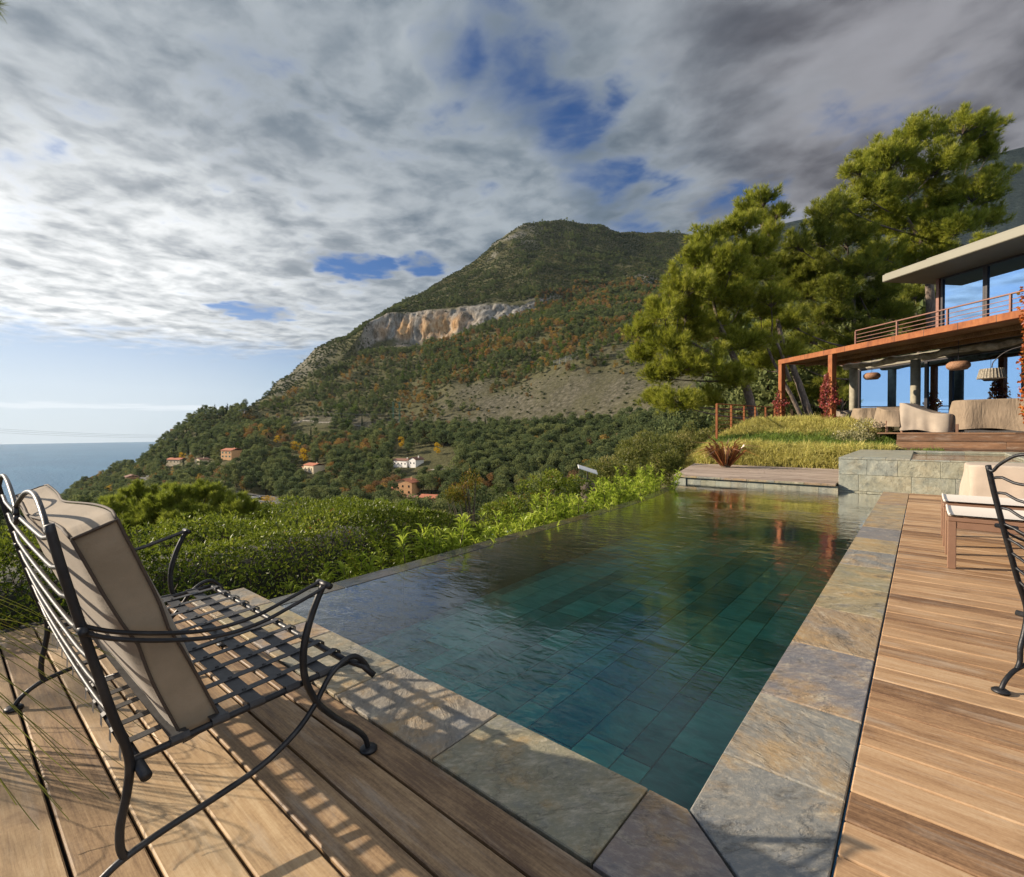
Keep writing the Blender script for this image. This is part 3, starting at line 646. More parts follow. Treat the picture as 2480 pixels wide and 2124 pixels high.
# cut wall on the uphill side at the road bend
q=np.arange(622,692,4.0); a,b,c,dd=ground(q,np.full(len(q),5.35)); A=np.stack([a,b,c-1],1); f=np.array(FWD)
mb=MB(); top=np.linspace(3.6,5.5,len(q))[:,None]*np.array((0,0,1.0)); top[-1]*=.3
mb.grid(np.stack([A,A+top,A+top+f*.6,A+f*.6],1).reshape(-1,3),len(A),4)
simple('pink_stone',(.42,.33,.26),.9,0,.3,.8,.3,.2); tag(mb.build('stone_wall',M['pink_stone']),'sloping pinkish stone cutting wall above the road bend by the ridge','wall')
# parked cars ----------------------------------------------------------------
def car(P,ang,paint,label,van=False):
    o=empty('parked_car',P,label,'car','cars in the valley',ang)
    def part(mb,name,m,par=o,sm=False):
        q=bpy.data.objects.new(name,mb.mesh(name,sm)); q.data.materials.append(m); COL.objects.link(q); q.parent=par; return q
    prof=[(-2.1,.35),(-2.15,.8),(-1.3,.95),(-.7,1.42),(.8,1.45),(1.6,1.0),(2.1,.9),(2.15,.35)] if not van else [(-2.3,.35),(-2.35,1.0),(-1.8,1.2),(-1.3,2.0),(2.2,2.05),(2.3,.35)]
    mb=MB(); n=len(prof); V=[(x,-.85,z) for x,z in prof]+[(x,.85,z) for x,z in prof]
    mb.add(V,[tuple(range(n))[::-1],tuple(range(n,2*n))]+[(i,(i+1)%n,n+(i+1)%n,n+i) for i in range(n)]); part(mb,'body',paint)
    mb=MB(); mb.box((-.75,-.87,.98),(1.0,.87,1.32)); part(mb,'window',M['win_dark'])
    for x in (-1.35,1.35):
        for y in (-.8,.8):
            mb=MB(); mb.tube([(x,y-.11,.33),(x,y+.11,.33)],.33,12); part(mb,'wheel',M['win_dark'])
simple('car_white',(.75,.75,.75),.3,0,.02); simple('car_red',(.30,.03,.025),.3,0,.02); simple('car_grey',(.12,.13,.15),.3,0,.02)
def on_road(A,T,i,off=1.8): 
    v=A[i]+np.array((-T[i][1],T[i][0],0))*off; return Vector(v)+Vector((0,0,.02)),math.atan2(T[i][1],T[i][0])
for (A,T,i,of,c,lb) in ((VA,VT,31,2,'car_red','red car driving round the valley road bend'),(LA,LT,6,2.4,'car_white','white car at the kerb of the coast road beneath the pink house'),(LA,LT,15,-2.4,'car_grey','dark grey car nearer the camera on the coast road')):
    P,an=on_road(A,T,i,of); car(P,an,M[c],lb)
for k,(px,row,c,van,lb) in enumerate(((607,1214,'car_white',True,'white van in the car park beside the valley road'),(622,1210,'car_white',False,'white car behind the van in the valley car park'),(582,1216,'car_grey',False,'grey car left of the white van in the car park'))):
    P=on_ground(px,row)[0]; car(P+Vector((0,0,.75)),YAW+R(8),M[c],lb,van)

# pylons and wires ------------------------------------------------------------
simple('steel_grey',(.22,.24,.25),.6,.3); simple('steel_green',(.07,.20,.13),.6)
P=on_ground(589,1016,4.0,6.9)[0]; H=13.5
mb=MB()
def lat(z0,z1,w0,w1):
    for sx,sy in ((1,1),(1,-1),(-1,1),(-1,-1)):
        mb.tube([(sx*w0,sy*w0,z0),(sx*w1,sy*w1,z1)],.16,4)
    for k in range(4):
        a=z0+(z1-z0)*k/4;b=z0+(z1-z0)*(k+1)/4; wa=w0+(w1-w0)*k/4; wb=w0+(w1-w0)*(k+1)/4
        for sy in (1,-1): mb.tube([(-wa,sy*wa,a),(wb,sy*wb,b)],.09,3); mb.tube([(wa,sy*wa,a),(-wb,sy*wb,b)],.09,3)
lat(-3,7,1.7,.9)
py=empty('power_pylon',P,'grey lattice pylon with forked head standing on the coastal ridge','pylon',None,YAW)
def ppart(mb,name,m,par=py):
    q=bpy.data.objects.new(name,mb.mesh(name)); q.data.materials.append(M[m]); COL.objects.link(q); q.parent=par; return q
ppart(mb,'tower','steel_grey')
for sx in (-1,1):
    mb=MB(); mb.tube([(sx*.8,0,7),(sx*3.0,0,H-2.5)],.28,5); mb.tube([(sx*3.0,0,H-2.5),(sx*2.0,0,H)],.22,5); mb.tube([(sx*.2,0,8.5),(sx*2.6,0,H-3)],.12,4); ppart(mb,'fork',"steel_grey")
mb=MB(); mb.tube([(-6.2,0,H-1.6),(-3,0,H-1),(3,0,H-1),(6.2,0,H-1.6)],.2,5); mb.tube([(-5.8,0,H-1.5),(-2.5,0,H-2.4),(2.5,0,H-2.4),(5.8,0,H-1.5)],.12,4); ppart(mb,'crossarm','steel_grey')
for x,lb in ((953,'left one of the two tall green power masts beside the mountain road'),(968,'right one of the two tall green power masts beside the mountain road')):
    P2=on_ground(x,1030,4.0,6)[0]
    o=empty('power_mast',P2,lb,'mast','green masts by the mountain road',YAW); hgt=24*P2.dot(FWD)/500
    mb=MB()
    for sx in (-.5,.5): mb.tube([(sx,0,-3),(sx,0,hgt)],.28,5)
    for k in range(10): mb.tube([(-.5,0,hgt*k/10),(.5,0,hgt*(k+1)/10)],.14,3)
    ppart(mb,'pole','steel_green',o); mb=MB(); mb.tube([(-3.2,0,hgt*.72),(3.2,0,hgt*.72)],.2,4); ppart(mb,'crossarm','steel_green',o)
MASTP=P2
def wire(a,b,sag,r,label):
    a=Vector(a);b=Vector(b); mb=MB(); mb.tube([a.lerp(b,i/24)-Vector((0,0,sag*4*(i/24)*(1-i/24))) for i in range(25)],r,4)
    tag(mb.build('power_cable',M['steel_grey']),label,'cable','overhead power cables')
A0=atd(400,1062,520)
for k,(r0,r1,lb) in enumerate(((1023,1054,'uppermost thin power cable crossing the sea horizon at the left'),(1028,1057,'middle thin power cable crossing the sea horizon at the left'),(1034,1060,'lowest thin power cable crossing the sea horizon at the left'))):
    wire(atd(-260,r0-4,420),atd(430,r1,560),3.0,.07,lb)
wire(atd(735,992,560),MASTP+Vector((0,0,13)),3.0,.07,'thin power cable strung across the slope to the green masts')
# rock fall fence on the bare slope
mb=MB(); 
rf=empty('rockfall_fence',on_ground(1365,890,5,6.5)[0],'grey mesh rockfall fence on the bare slope under the autumn trees','fence')
FP=[on_ground(x,r,5,6.8)[0] for x,r in ((1342,886),(1356,882),(1370,877),(1384,873),(1398,868))]
def wpart(mb,name,m,par):
    q=bpy.data.objects.new(name,mb.mesh(name,False,tuple(world_loc(par)))); q.data.materials.append(M[m]); COL.objects.link(q); q.parent=par; return q
for p_ in FP: mb=MB(); mb.tube([p_-Vector((0,0,1)),p_+Vector((0,0,6.0))],.22,5); wpart(mb,'post','steel_grey',rf)
mb=MB()
for a,b in zip(FP,FP[1:]):
    for k in range(7): mb.tube([a+Vector((0,0,k*.95)),b+Vector((0,0,k*.95))],.07,3)
    for k in range(1,8): c=a.lerp(b,k/8); mb.tube([c,c+Vector((0,0,5.8))],.05,3)
wpart(mb,'mesh_panel','steel_grey',rf)

# trees of the valley ----------------------------------------------------------
def keep(P,h=11):
    """spots that do not hide or enter a house, road or court"""
    px,row,f=img(P); ok=np.ones(len(P),bool); hp=h/f*FPX
    for (hx,hr,hd,hw,hh) in HOUSES:
        ok&=~((abs(px-hx)<hw+4)&(f<hd+12)&(f>hd-95)&(row-hp*1.05<hr-hh*.05)&(row>hr-hh*1.2))
    for A in (VA,LA):
        qx,qy,qf=img(A)
        for i in range(0,len(A),2): ok&=~((abs(px-qx[i])<6)&(f<qf[i]+8)&(row-hp*.8<qy[i])&(row>qy[i]-2))
    for (x0,x1,y0,y1) in ((560,645,1207,1224),(1040,1100,1129,1146),(1000,1110,1085,1124)): ok&=~((px>x0)&(px<x1)&(row>y0)&(row-hp*.7<y1))
    for (x0,x1) in ((700,808),(850,898)): ok&=~((px>x0)&(px<x1)&(row-hp*.9<1038)&(row>1012)&(RS.rand(len(P))<.97))
    return ok
YELLOW=((737,1122,1.7,'brilliant yellow tree beside the low cream house in mid valley'),(648,1240,1.3,'bright yellow tree inside the bend of the valley road'),(671,1075,1.2,'small golden yellow tree high on the wooded slope left of the pylon masts'),(972,1086,1.2,'golden tree above the white house terraces'),(1060,1102,1.3,'yellow green tree at the right end of the garden terraces'),(262,1185,1.3,'yellow tree on the shore slope beside a dark cypress'),(441,1080,1.1,'yellow tree near the skyline above the low cream house'),(716,1096,1.5,'amber tree on the slope between two villas above the brilliant yellow one'))
for px,row,sc,lb in YELLOW: HOUSES.append((px,row,on_ground(px,row)[2],9*sc,7.5*sc/on_ground(px,row)[2]*FPX))
pts=[]   # kind, position, scale
def fill(x0,x1,s0,s1,n,sp,mixk,scale,thin=None):
    x,s,P,dd=cells(x0,x1,s0,s1,n,sp); ok=keep(P)
    if thin is not None: ok&=RS.rand(len(P))<thin(x,s,P)
    x,s,P,dd=x[ok],s[ok],P[ok],dd[ok]
    nzz=fbm(P[:,0]/38,P[:,1]/38,7.7,3)*.9+.5+.16*RS.normal(size=len(P))
    ks=list(mixk); cum=np.cumsum([mixk[k] for k in ks]); cum=cum/cum[-1]
    kk=np.searchsorted(cum,np.clip(nzz,.001,.999))
    for i in range(len(P)): pts.append((ks[kk[i]],P[i],scale*(.62+.62*RS.rand()),dd[i]))
fill(-60,1740,2.35,3.5,26000,6.8,dict(pine=.62,bright=.14,autumn=.24),1.2)
fill(90,1740,3.5,4.97,40000,6.9,dict(autumn=.25,pine=.61,bright=.11,cypress=.03),1.25,lambda x,s,P:np.where((x>1040)&(x<1600)&(s>4),1.0,.93))
fill(1060,1620,3.9,4.9,22000,6.2,dict(pine=.93,autumn=.07),1.45)
fill(90,600,5.0,9.9,16000,7.2,dict(autumn=.18,pine=.75,cypress=.07),1.2)
fill(600,1130,5.12,6.75,36000,6.2,dict(autumn=.19,maquis=.16,scrub=.20,pine=.37,bright=.08),.95,lambda x,s,P:1-smooth(960,1120,x+30*fbm(P[:,0]/40,P[:,1]/40,1,2))*(s<6.2))
fill(1030,1760,5.6,6.9,44000,6.0,dict(pine=.42,bright=.14,autumn=.20,scrub=.24),1.05,lambda x,s,P:smooth(5.62,6.05,s+.45*fbm(P[:,0]/45,P[:,1]/45,P[:,2]/45,4)-.0004*(x-1250)))
fill(1030,1760,5.05,6.05,26000,5.5,dict(scrub=.85,autumn=.1,pine=.05),.62,lambda x,s,P:np.where(x>1720,1,.50*smooth(-.25,.3,fbm(P[:,0]/22,P[:,1]/22,3,3))))
def bare_rock(x,s,P):
    n=fbm(P[:,0]/30,P[:,1]/30,P[:,2]/40,3)
    r=np.exp(-((x-1225)/60)**2)*smooth(8.95,9.6,s)*smooth(-.2,.15,n)*.85+.75*(x<830)*smooth(.0,.3,n+.12)
    return np.clip(1-r,0,1)
fill(600,900,6.7,9.98,40000,4.6,dict(scrub=.9,pine=.1),.95,bare_rock)
fill(900,1330,6.85,8.0,2500,6.0,dict(scrub=1.0),.7,lambda x,s,P:np.full(len(x),.30))
fill(880,1780,8.02,10.15,150000,4.8,dict(maquis=.17,scrub=.72,pine=.11),1.12,lambda x,s,P:bare_rock(x,s,P)*(1-.75*smooth(.22,.5,fbm(P[:,0]/28,P[:,1]/28,P[:,2]/28+5,4))))
fill(1300,1780,6.8,8.1,22000,5.0,dict(maquis=.12,scrub=.50,autumn=.22,pine=.16),1.05)
fill(1740,2600,1.6,5.0,2600,5.0,dict(pine=.75,bright=.15,autumn=.1),1.0)
fill(1740,2100,5.0,9.9,9000,9.0,dict(pine=.4,scrub=.6),1.2)
far=[p_ for p_ in pts]
far.sort(key=lambda q:q[3])
LBL=dict(pine=('pine_tree','dark green rounded pine among the woods of the valley below the mountain','pine','pines of the valley woods'),
 autumn=('autumn_tree','rust and ochre autumn tree scattered among the valley pines','tree','autumn trees of the valley woods'),
 bright=('leafy_tree','fresh light green leafy tree among the darker valley pines','tree','light green trees of the valley woods'),
 cypress=('cypress_tree','slim dark cypress rising among the valley pines','cypress','cypresses of the valley woods'),
 yellow=('yellow_tree','','tree',None),
 scrub=('shrub','dark evergreen shrub on the lower slope above the valley road','shrub','shrubs of the lower slope'))
LIM=dict(pine=230,autumn=110,bright=70,cypress=60,scrub=0,maquis=0,yellow=99); cnt={}
rest=[]
def single(kind,P,sc,name,label,cat,group):
    o=bpy.data.objects.new(name,random.choice(PROTO[kind])); COL.objects.link(o); o.location=P; o.rotation_euler=(0,0,random.random()*6.28); o.scale=(sc,sc,sc*(.9+.25*random.random())); return tag(o,label,cat,group)
for (k,P,sc,dd) in far:
    px,row,f=img(P)
    inview=(-30<px[0]<1745) and row[0]<1325 and f[0]>70
    if inview and cnt.get(k,0)<LIM[k]:
        cnt[k]=cnt.get(k,0)+1; single(k,P,sc,*LBL[k])
    else: rest.append((k,P,sc))
for (px,row,sc,lb) in YELLOW:
    P,s,dd=on_ground(px,row); single('yellow',P,sc,'yellow_tree',lb,'tree',None)
for (px,row,sc,lb) in ((822,1000,1.9,'tall yellow green poplar like tree above the mountain road'),(862,998,1.7,'yellow green tree beside the tallest poplar like tree above the mountain road')):
    P,s,dd=on_ground(px,1008,4.9,6.5); o=single('bright',P,sc,'leafy_tree',lb,'tree',None); o.scale.z*=1.25
for (px,row,sc,lb) in ((275,1192,1.1,'dark blunt cypress on the shore slope at the far left'),(423,1090,1.0,'slim dark cypress above the low cream house'),(443,1135,1.0,'slim dark cypress beside the low cream house'),(676,1060,1.0,'dark cypress under the pale retaining wall'),(650,1075,.9,'dark cypress left of the golden yellow tree')):
    P,s,dd=on_ground(px,row); single('cypress',P,sc,'cypress_tree',lb,'cypress',None)
# the rest of the woods reads as one mass
order=['pine','autumn','bright','cypress','scrub','maquis']
pc=bpy.data.collections.new('woodland_kinds'); base={}; q=0
for k in order:
    base[k]=(q,len(PROTO[k]))
    for me in PROTO[k]:
        o=bpy.data.objects.new('k%03d'%q,me); pc.objects.link(o); q+=1
me=bpy.data.meshes.new('hillside_woods'); PP=np.array([r[1] for r in rest]); me.vertices.add(len(PP)); me.vertices.foreach_set('co',PP.ravel())
for nm,ty,vals in (('idx','INT',[base[r[0]][0]+random.randrange(base[r[0]][1]) for r in rest]),('scl','FLOAT',[r[2] for r in rest]),('rz','FLOAT',[random.random()*6.28 for r in rest])):
    a=me.attributes.new(nm,ty,'POINT'); a.data.foreach_set('value',np.array(vals,np.int32 if ty=='INT' else np.float32))
wo=bpy.data.objects.new('hillside_woods',me); COL.objects.link(wo); tag(wo,kind='stuff',label='dense green and rust coloured woods and scrub covering the mountain',cat='woods')
g=bpy.data.node_groups.new('woods','GeometryNodeTree'); g.interface.new_socket('Geometry',in_out='INPUT',socket_type='NodeSocketGeometry'); g.interface.new_socket('Geometry',in_out='OUTPUT',socket_type='NodeSocketGeometry')
gi=g.nodes.new('NodeGroupInput'); go=g.nodes.new('NodeGroupOutput'); ip=g.nodes.new('GeometryNodeInstanceOnPoints'); ci=g.nodes.new('GeometryNodeCollectionInfo'); ci.inputs[0].default_value=pc; ci.inputs[1].default_value=True; ci.inputs[2].default_value=True
def na(nm,ty):
    a=g.nodes.new('GeometryNodeInputNamedAttribute'); a.data_type=ty; a.inputs[0].default_value=nm; return a.outputs[0]
cx=g.nodes.new('ShaderNodeCombineXYZ'); g.links.new(na('rz','FLOAT'),cx.inputs[2]); cs=g.nodes.new('ShaderNodeCombineXYZ'); sc_=na('scl','FLOAT')
for k in range(3): g.links.new(sc_,cs.inputs[k])
g.links.new(gi.outputs[0],ip.inputs['Points']); g.links.new(ci.outputs[0],ip.inputs['Instance']); ip.inputs['Pick Instance'].default_value=True
g.links.new(na('idx','INT'),ip.inputs['Instance Index']); g.links.new(cx.outputs[0],ip.inputs['Rotation']); g.links.new(cs.outputs[0],ip.inputs['Scale']); g.links.new(ip.outputs[0],go.inputs[0])
md=wo.modifiers.new('woods','NODES'); md.node_group=g
print('woods',len(rest),cnt)
# ---------------------------------------------------------------- pool, coping, decks
def wood_mat(name,stops,rough=.62,along='x',var=.5):
    t=NT(name); po=t.pos('Object'); r=t.attr('rnd')
    off=t.n('ShaderNodeCombineXYZ'); t.put(off.inputs[0],t.math('MULTIPLY',r,37.0)); t.put(off.inputs[1],t.math('MULTIPLY',r,91.0))
    v=t.vmath('ADD',po,off.outputs[0])
    sc=(1.3,34,34) if along=='x' else (34,1.3,34)
    g=t.noise(t.mapv(v,sc),1.0,7,.72,.35)
    sc2=(1.1,4.4,4.4) if along=='x' else (4.4,1.1,4.4)
    blot=t.noise(t.mapv(v,sc2),1.6,7,.70,.5)
    fine=t.noise(t.mapv(v,(9,160,160) if along=='x' else (160,9,160)),1.0,3,.7)
    f=t.math('ADD',t.math('MULTIPLY',g,.42),t.math('ADD',t.math('MULTIPLY',blot,.48),t.math('MULTIPLY',t.math('SUBTRACT',r,.5),.26)))
    spk=t.noise(po,85,3,.7)
    f=t.math('ADD',f,t.math('ADD',t.math('MULTIPLY',t.math('SUBTRACT',fine,.5),.30),t.math('MULTIPLY',t.math('SUBTRACT',spk,.5),.20)))
    c=t.ramp(f,stops)
    st=t.mr(t.noise(t.mapv(po,(1,1,1)),3.1,6,.66,.5),.55,.72)
    c=t.mix(t.math('MULTIPLY',st,.55),c,(.13,.075,.045)); gr=t.mr(t.noise(t.mapv(v,(1.4,9,9) if along=='x' else (9,1.4,9)),1.3,6,.7,.3),.50,.72); c=t.mix(t.math('MULTIPLY',gr,.40),c,(.46,.40,.32))
    b=t.bump(t.math('ADD',g,t.math('MULTIPLY',fine,.5)),.22,.004)
    M[name]=t.out(t.pbsdf(c,t.mr(g,.3,.7,rough-.08,rough+.12),0,b,.35)); return M[name]
wood_mat('deck_left',[(.27,(.135,.082,.045)),(.40,(.275,.178,.093)),(.54,(.42,.285,.152)),(.70,(.53,.395,.235))])
wood_mat('deck_right',[(.27,(.125,.068,.036)),(.40,(.265,.155,.080)),(.54,(.395,.25,.135)),(.70,(.505,.36,.22))])
wood_mat('deck_far',[(.28,(.17,.13,.105)),(.45,(.30,.235,.19)),(.60,(.42,.34,.275)),(.72,(.50,.42,.35))])
wood_mat('deck_terrace',[(.28,(.08,.045,.028)),(.45,(.18,.10,.055)),(.60,(.29,.16,.085)),(.72,(.38,.23,.13))])
simple('void_dark',(.012,.011,.010),.9)
def boards(mb,x0,x1,y0,y1,w,gap,z,th=.03,jl=(2.4,4.4),jit=.0,seed=0,x0f=None):
    rs=np.random.RandomState(seed); y=y0
    while y<y1-.01:
        ye=min(y+w,y1); xa=x0f(y+w/2) if x0f else x0; x=xa-rs.rand()*1.5
        while x<x1:
            xe=x+jl[0]+(jl[1]-jl[0])*rs.rand(); a=max(x,xa); b=min(xe,x1)
            if x1-b<.4: b=x1
            if b-a>.02: mb.bbox((a,y+gap/2,z-th),(b-.003,ye-gap/2,z+jit*rs.normal()),.004,rs.rand())
            x=b if b>=x1 else xe
        y=ye
NEAR0,NEAR1,RX0,RX1=1.06,1.395,-.512,-.168
mb=MB(); boards(mb,-3.9,1.35,-2.551,1.051,.145,.009,0,.028,(2.6,4.6),.0006,3,lambda y:-3.85 if y<.55 else -3.42-.25*(y>1))
mb.build('pool_deck',M['deck_left'],kind='structure')
mb=MB(); boards(mb,RX1+.008,4.6,1.051,10.58,.1455,.006,0,.028,(2.6,4.6),.0006,5)
mb.build('side_deck',M['deck_right'],kind='structure')
mb=MB(); mb.box((-4.05,-3.2,-.40),(7,NEAR0-.1,-.035)); mb.box((RX1+.05,NEAR0-.1+.002,-.40),(7,10.55,-.035)); mb.build('deck_substructure',M['void_dark'],kind='structure')
# slate ---------------------------------------------------------------------------
def slate(name,tint=(1,1,1),wet=0,scale=1.0,dark=1.0,grey=0.0):
    t=NT(name); po=t.pos('Object'); r=t.attr('rnd')
    off=t.n('ShaderNodeCombineXYZ')
    for k,m_ in enumerate((53.,71.,19.)): t.put(off.inputs[k],t.math('MULTIPLY',r,m_))
    rv=t.n('ShaderNodeVectorRotate',rotation_type='Z_AXIS'); t.put(rv.inputs['Vector'],po); t.put(rv.inputs['Angle'],t.math('MULTIPLY',r,61.0))
    v=t.vmath('SCALE',t.vmath('ADD',rv.outputs[0],off.outputs[0]),scale)
    base=t.ramp(t.math('FRACT',t.math('MULTIPLY',r,7.31)),[(0,(.17,.178,.172)),(.16,(.125,.137,.160)),(.33,(.25,.20,.115)),(.5,(.185,.182,.125)),(.66,(.135,.137,.160)),(.83,(.245,.165,.095)),(1,(.175,.19,.168))])
    n1=t.noise(t.mapv(v,(4.2,7.5,5)),1.3,9,.76,.25); n2=t.noise(v,3.1,7,.68,.2); n3=t.noise(t.mapv(v,(34,58,45)),1,5,.75,.3)
    cr=t.noise(t.mapv(v,(2.2,5,5)),.8,9,.66,.35)
    c=t.mix(t.mr(n2,.47,.66),base,t.mix(.62,base,(.33,.215,.085)))
    c=t.mix(t.mr(n2,.48,.32),c,t.mix(.65,base,(.115,.135,.165)))
    c=t.mix(t.mr(n1,.52,.74),c,(.38,.35,.28)); c=t.mix(t.math('MULTIPLY',t.mr(n1,.48,.30),.85),c,(.065,.063,.057))
    c=t.mix(t.math('MULTIPLY',t.mr(n3,.45,.7),.35),c,(.42,.39,.33))
    c=t.mix(t.math('MULTIPLY',t.math('SUBTRACT',1,t.mr(t.math('ABSOLUTE',t.math('SUBTRACT',cr,.5)),.0,.010)),.35),c,(.06,.056,.05))
    if grey: c=t.mix(grey,c,t.mix(1,t.mix(t.mr(n1,.3,.7),(.15,.16,.145),(.36,.36,.31)),(1,1,1),'MULTIPLY'))
    c=t.mix(.30*(1-grey),c,t.mix(1,c,(1.25,1.08,.80),'MULTIPLY')); c=t.mix(1,c,tuple(q*dark*1.12 for q in tint),'MULTIPLY')
    h=t.math('ADD',t.math('ADD',t.math('MULTIPLY',n1,.7),t.math('MULTIPLY',n2,.9)),t.math('ADD',t.math('MULTIPLY',n3,.16),t.math('MULTIPLY',t.mr(cr,.47,.53),.25)))
    b=t.bump(h,.75,.016)
    M[name]=t.out(t.pbsdf(c,.62 if not wet else .12,0,b if not wet else t.bump(h,.15,.01),.35 if not wet else .6)); return M[name]
slate('slate'); slate('slate_wall',(1.0,1.05,1.0),0,1.0,1.0,.62); slate('slate_wet',(.20,.22,.235),1); slate('grout_slate',(.5,.48,.45))
def slab(mb,pts,z0,z1,bev=.006,rnd=None):
    """slab with a chamfered top edge over a convex outline"""
    c=np.mean(pts,0); n=len(pts); q=[np.array(p)+(c-np.array(p))/np.linalg.norm(c-np.array(p))*bev*1.4 for p in pts]
    V=[(x,y,z0) for x,y in pts]+[(x,y,z1-bev) for x,y in pts]+[(x,y,z1) for x,y in q]
    F=[tuple(range(2*n,3*n))]+[(i,(i+1)%n,n+(i+1)%n,n+i) for i in range(n)]+[(n+i,n+(i+1)%n,2*n+(i+1)%n,2*n+i) for i in range(n)]
    mb.add(V,F,rnd)
rs=np.random.RandomState(21); mb=MB(); g=.003
ry=[atx(px,py,RX0).y for px,py in ((1693,1896.6),(1841.6,1690),(1917.6,1562),(1969.7,1472),(2004,1408),(2033,1365),(2054.5,1323.5),(2072,1294),(2088,1270),(2104,1248.6),(2121.5,1215))]
ry=[NEAR1+.32]+[y for y in ry if y>NEAR1+.5]+[10.58]
tones=[.10,.79,.40,.86,.02,.66,.365,.225,.92,.02,.37,.5,.3,.7,.1]
seq=[]
for i in range(len(ry)-1): slab(mb,[(RX0,ry[i]+g),(RX1,ry[i]+g),(RX1,ry[i+1]-g),(RX0,ry[i+1]-g)],-.03,.0,.004,(i*1.0+tones[i%15])/20.0)
# corner, cut on the mitre
slab(mb,[(RX0+.004,NEAR1+.0),(RX1,NEAR0+.06),(RX1,NEAR1+.32-g),(RX0,NEAR1+.32-g)],-.03,0,.004,.553)
nx=[atz(px,py).x for px,py in ((1567.6,1913),(1203,1730),(965,1612),(795,1530.6))]
slab(mb,[(nx[0]+g,NEAR0),(RX1-.02,NEAR0),(RX1-.004,NEAR0+.045),(RX0-.004,NEAR1-.002),(nx[0]+g,NEAR1)],-.03,0,.004,.098)
ex=[nx[0],nx[1],nx[2],nx[3],-2.72,-3.2,-3.66]
for i,tn in zip(range(len(ex)-1),(.345,.167,.76,.915,.20,.63)): slab(mb,[(ex[i+1]+g,NEAR0),(ex[i]-g,NEAR0),(ex[i]-g,NEAR1),(ex[i+1]+g,NEAR1)],-.03,0,.004,tn)
mb.build('pool_coping',M['slate'],kind='structure')
# infinity edge line
def edge_x(y,inner=False):
    return np.interp(y,[1.3,2.3,3.6,4.8,6.0,7.0,8.2,9.2,9.9,10.6,11.2],[-3.37,-3.37,-3.42,-3.46,-3.50,-3.53,-3.66,-3.84,-4.0,-4.22,-4.4])+(.17 if inner else 0)
YF=10.62
mb=MB(); ys=np.arange(NEAR1,YF+.01,.52)
for i in range(len(ys)-1):
    a,b=ys[i],ys[i+1]; slab(mb,[(edge_x(a),a+.001),(edge_x(a,1),a+.001),(edge_x(b,1),b-.001),(edge_x(b),b-.001)],-.30,-.037,.004,rs.rand())
for i in range(len(ys)-1):
    a,b=ys[i],ys[i+1]; mb.prism([(edge_x(a)-.02,a),(edge_x(a)+.1,a),(edge_x(b)+.1,b),(edge_x(b)-.02,b)],-1.9,-.302,rs.rand())
mb.build('infinity_edge',M['slate_wet'],kind='structure')
# basin of large slate tiles
FLOOR=-.54
t=NT('pool_tile'); po=t.pos('Object'); r=t.attr('rnd'); n1=t.noise(t.mapv(po,(3,8,5)),1.3,6,.65,.8); n2=t.noise(po,2,4)
c=t.ramp(t.math('ADD',t.math('ADD',.11,t.math('MULTIPLY',r,.44)),t.math('MULTIPLY',t.math('SUBTRACT',n1,.5),1.0)),[(.0,(.10,.15,.135)),(.3,(.20,.29,.25)),(.6,(.33,.46,.385)),(.9,(.49,.64,.53))])
M['pool_tile']=t.out(t.pbsdf(c,.6,0,t.bump(n1,.4,.01),.3))
simple('pool_grout',(.38,.48,.40),.8)
mb=MB(); rs=np.random.RandomState(4); x=RX0; wds=[.20,.28,.16,.22,.28,.16,.24,.20,.28,.16,.28,.22,.24]; k=0
while x>-5.0:
    w=wds[k%len(wds)]; y=NEAR1-.2-rs.rand()*.6
    while y<11:
        l=.38+.36*rs.rand(); mb.box((x-w+.004,y+.004,FLOOR-.02),(x-.004,y+l-.004,FLOOR+.0005*rs.rand()),rs.rand()); y+=l
    x-=w; k+=1
for (fx_,fy_) in ((0,1),(1,0)):
    if fx_: 
        y=NEAR1-.2
        while y<11: 
            l=.6; zz=[FLOOR,-.30,-.06]
            for za,zb in zip(zz,zz[1:]): mb.box((RX0-.012,y+.004,za+.004),(RX0+.02,y+l-.004,zb-.004),rs.rand())
            y+=l
    else:
        x=-3.5
        while x<RX0:
            for za,zb in ((FLOOR,-.30),(-.30,-.06)): mb.box((x+.004,NEAR1-.02,za+.004),(x+.6-.004,NEAR1+.012,zb-.004),rs.rand()); mb.box((max(x+.004-.9,-4.2),YF-.012,za+.004),(x+.596-.9,YF+.02,zb-.004),rs.rand())
            x+=.6
mb.build('pool_tiles',M['pool_tile'],kind='structure')
mb=MB(); mb.box((-4.8,NEAR1-.3,FLOOR-.2),(RX0+.2,11.2,FLOOR-.022)); mb.box((RX0+.002,NEAR1-.3,FLOOR-.02),(RX0+.2,11.2,-.06)); mb.box((-3.7,NEAR0+.02,FLOOR-.02),(RX0+.0,NEAR1-.004,-.031)); mb.box((-4.12,YF+.005,FLOOR-.02),(RX0+.0,YF+.3,-.06)); mb.box((RX0+.004,NEAR0+.1,-.059),(RX1-.01,10.5,-.031)); mb.build('pool_basin',M['pool_grout'],kind='structure')
# submerged bench along the far right side
mb=MB(); mb.bbox((-2.6,9.7,FLOOR),(-.53,10.6,-.27),.01,.7); mb.build('submerged_step',M['pool_tile'],kind='structure')
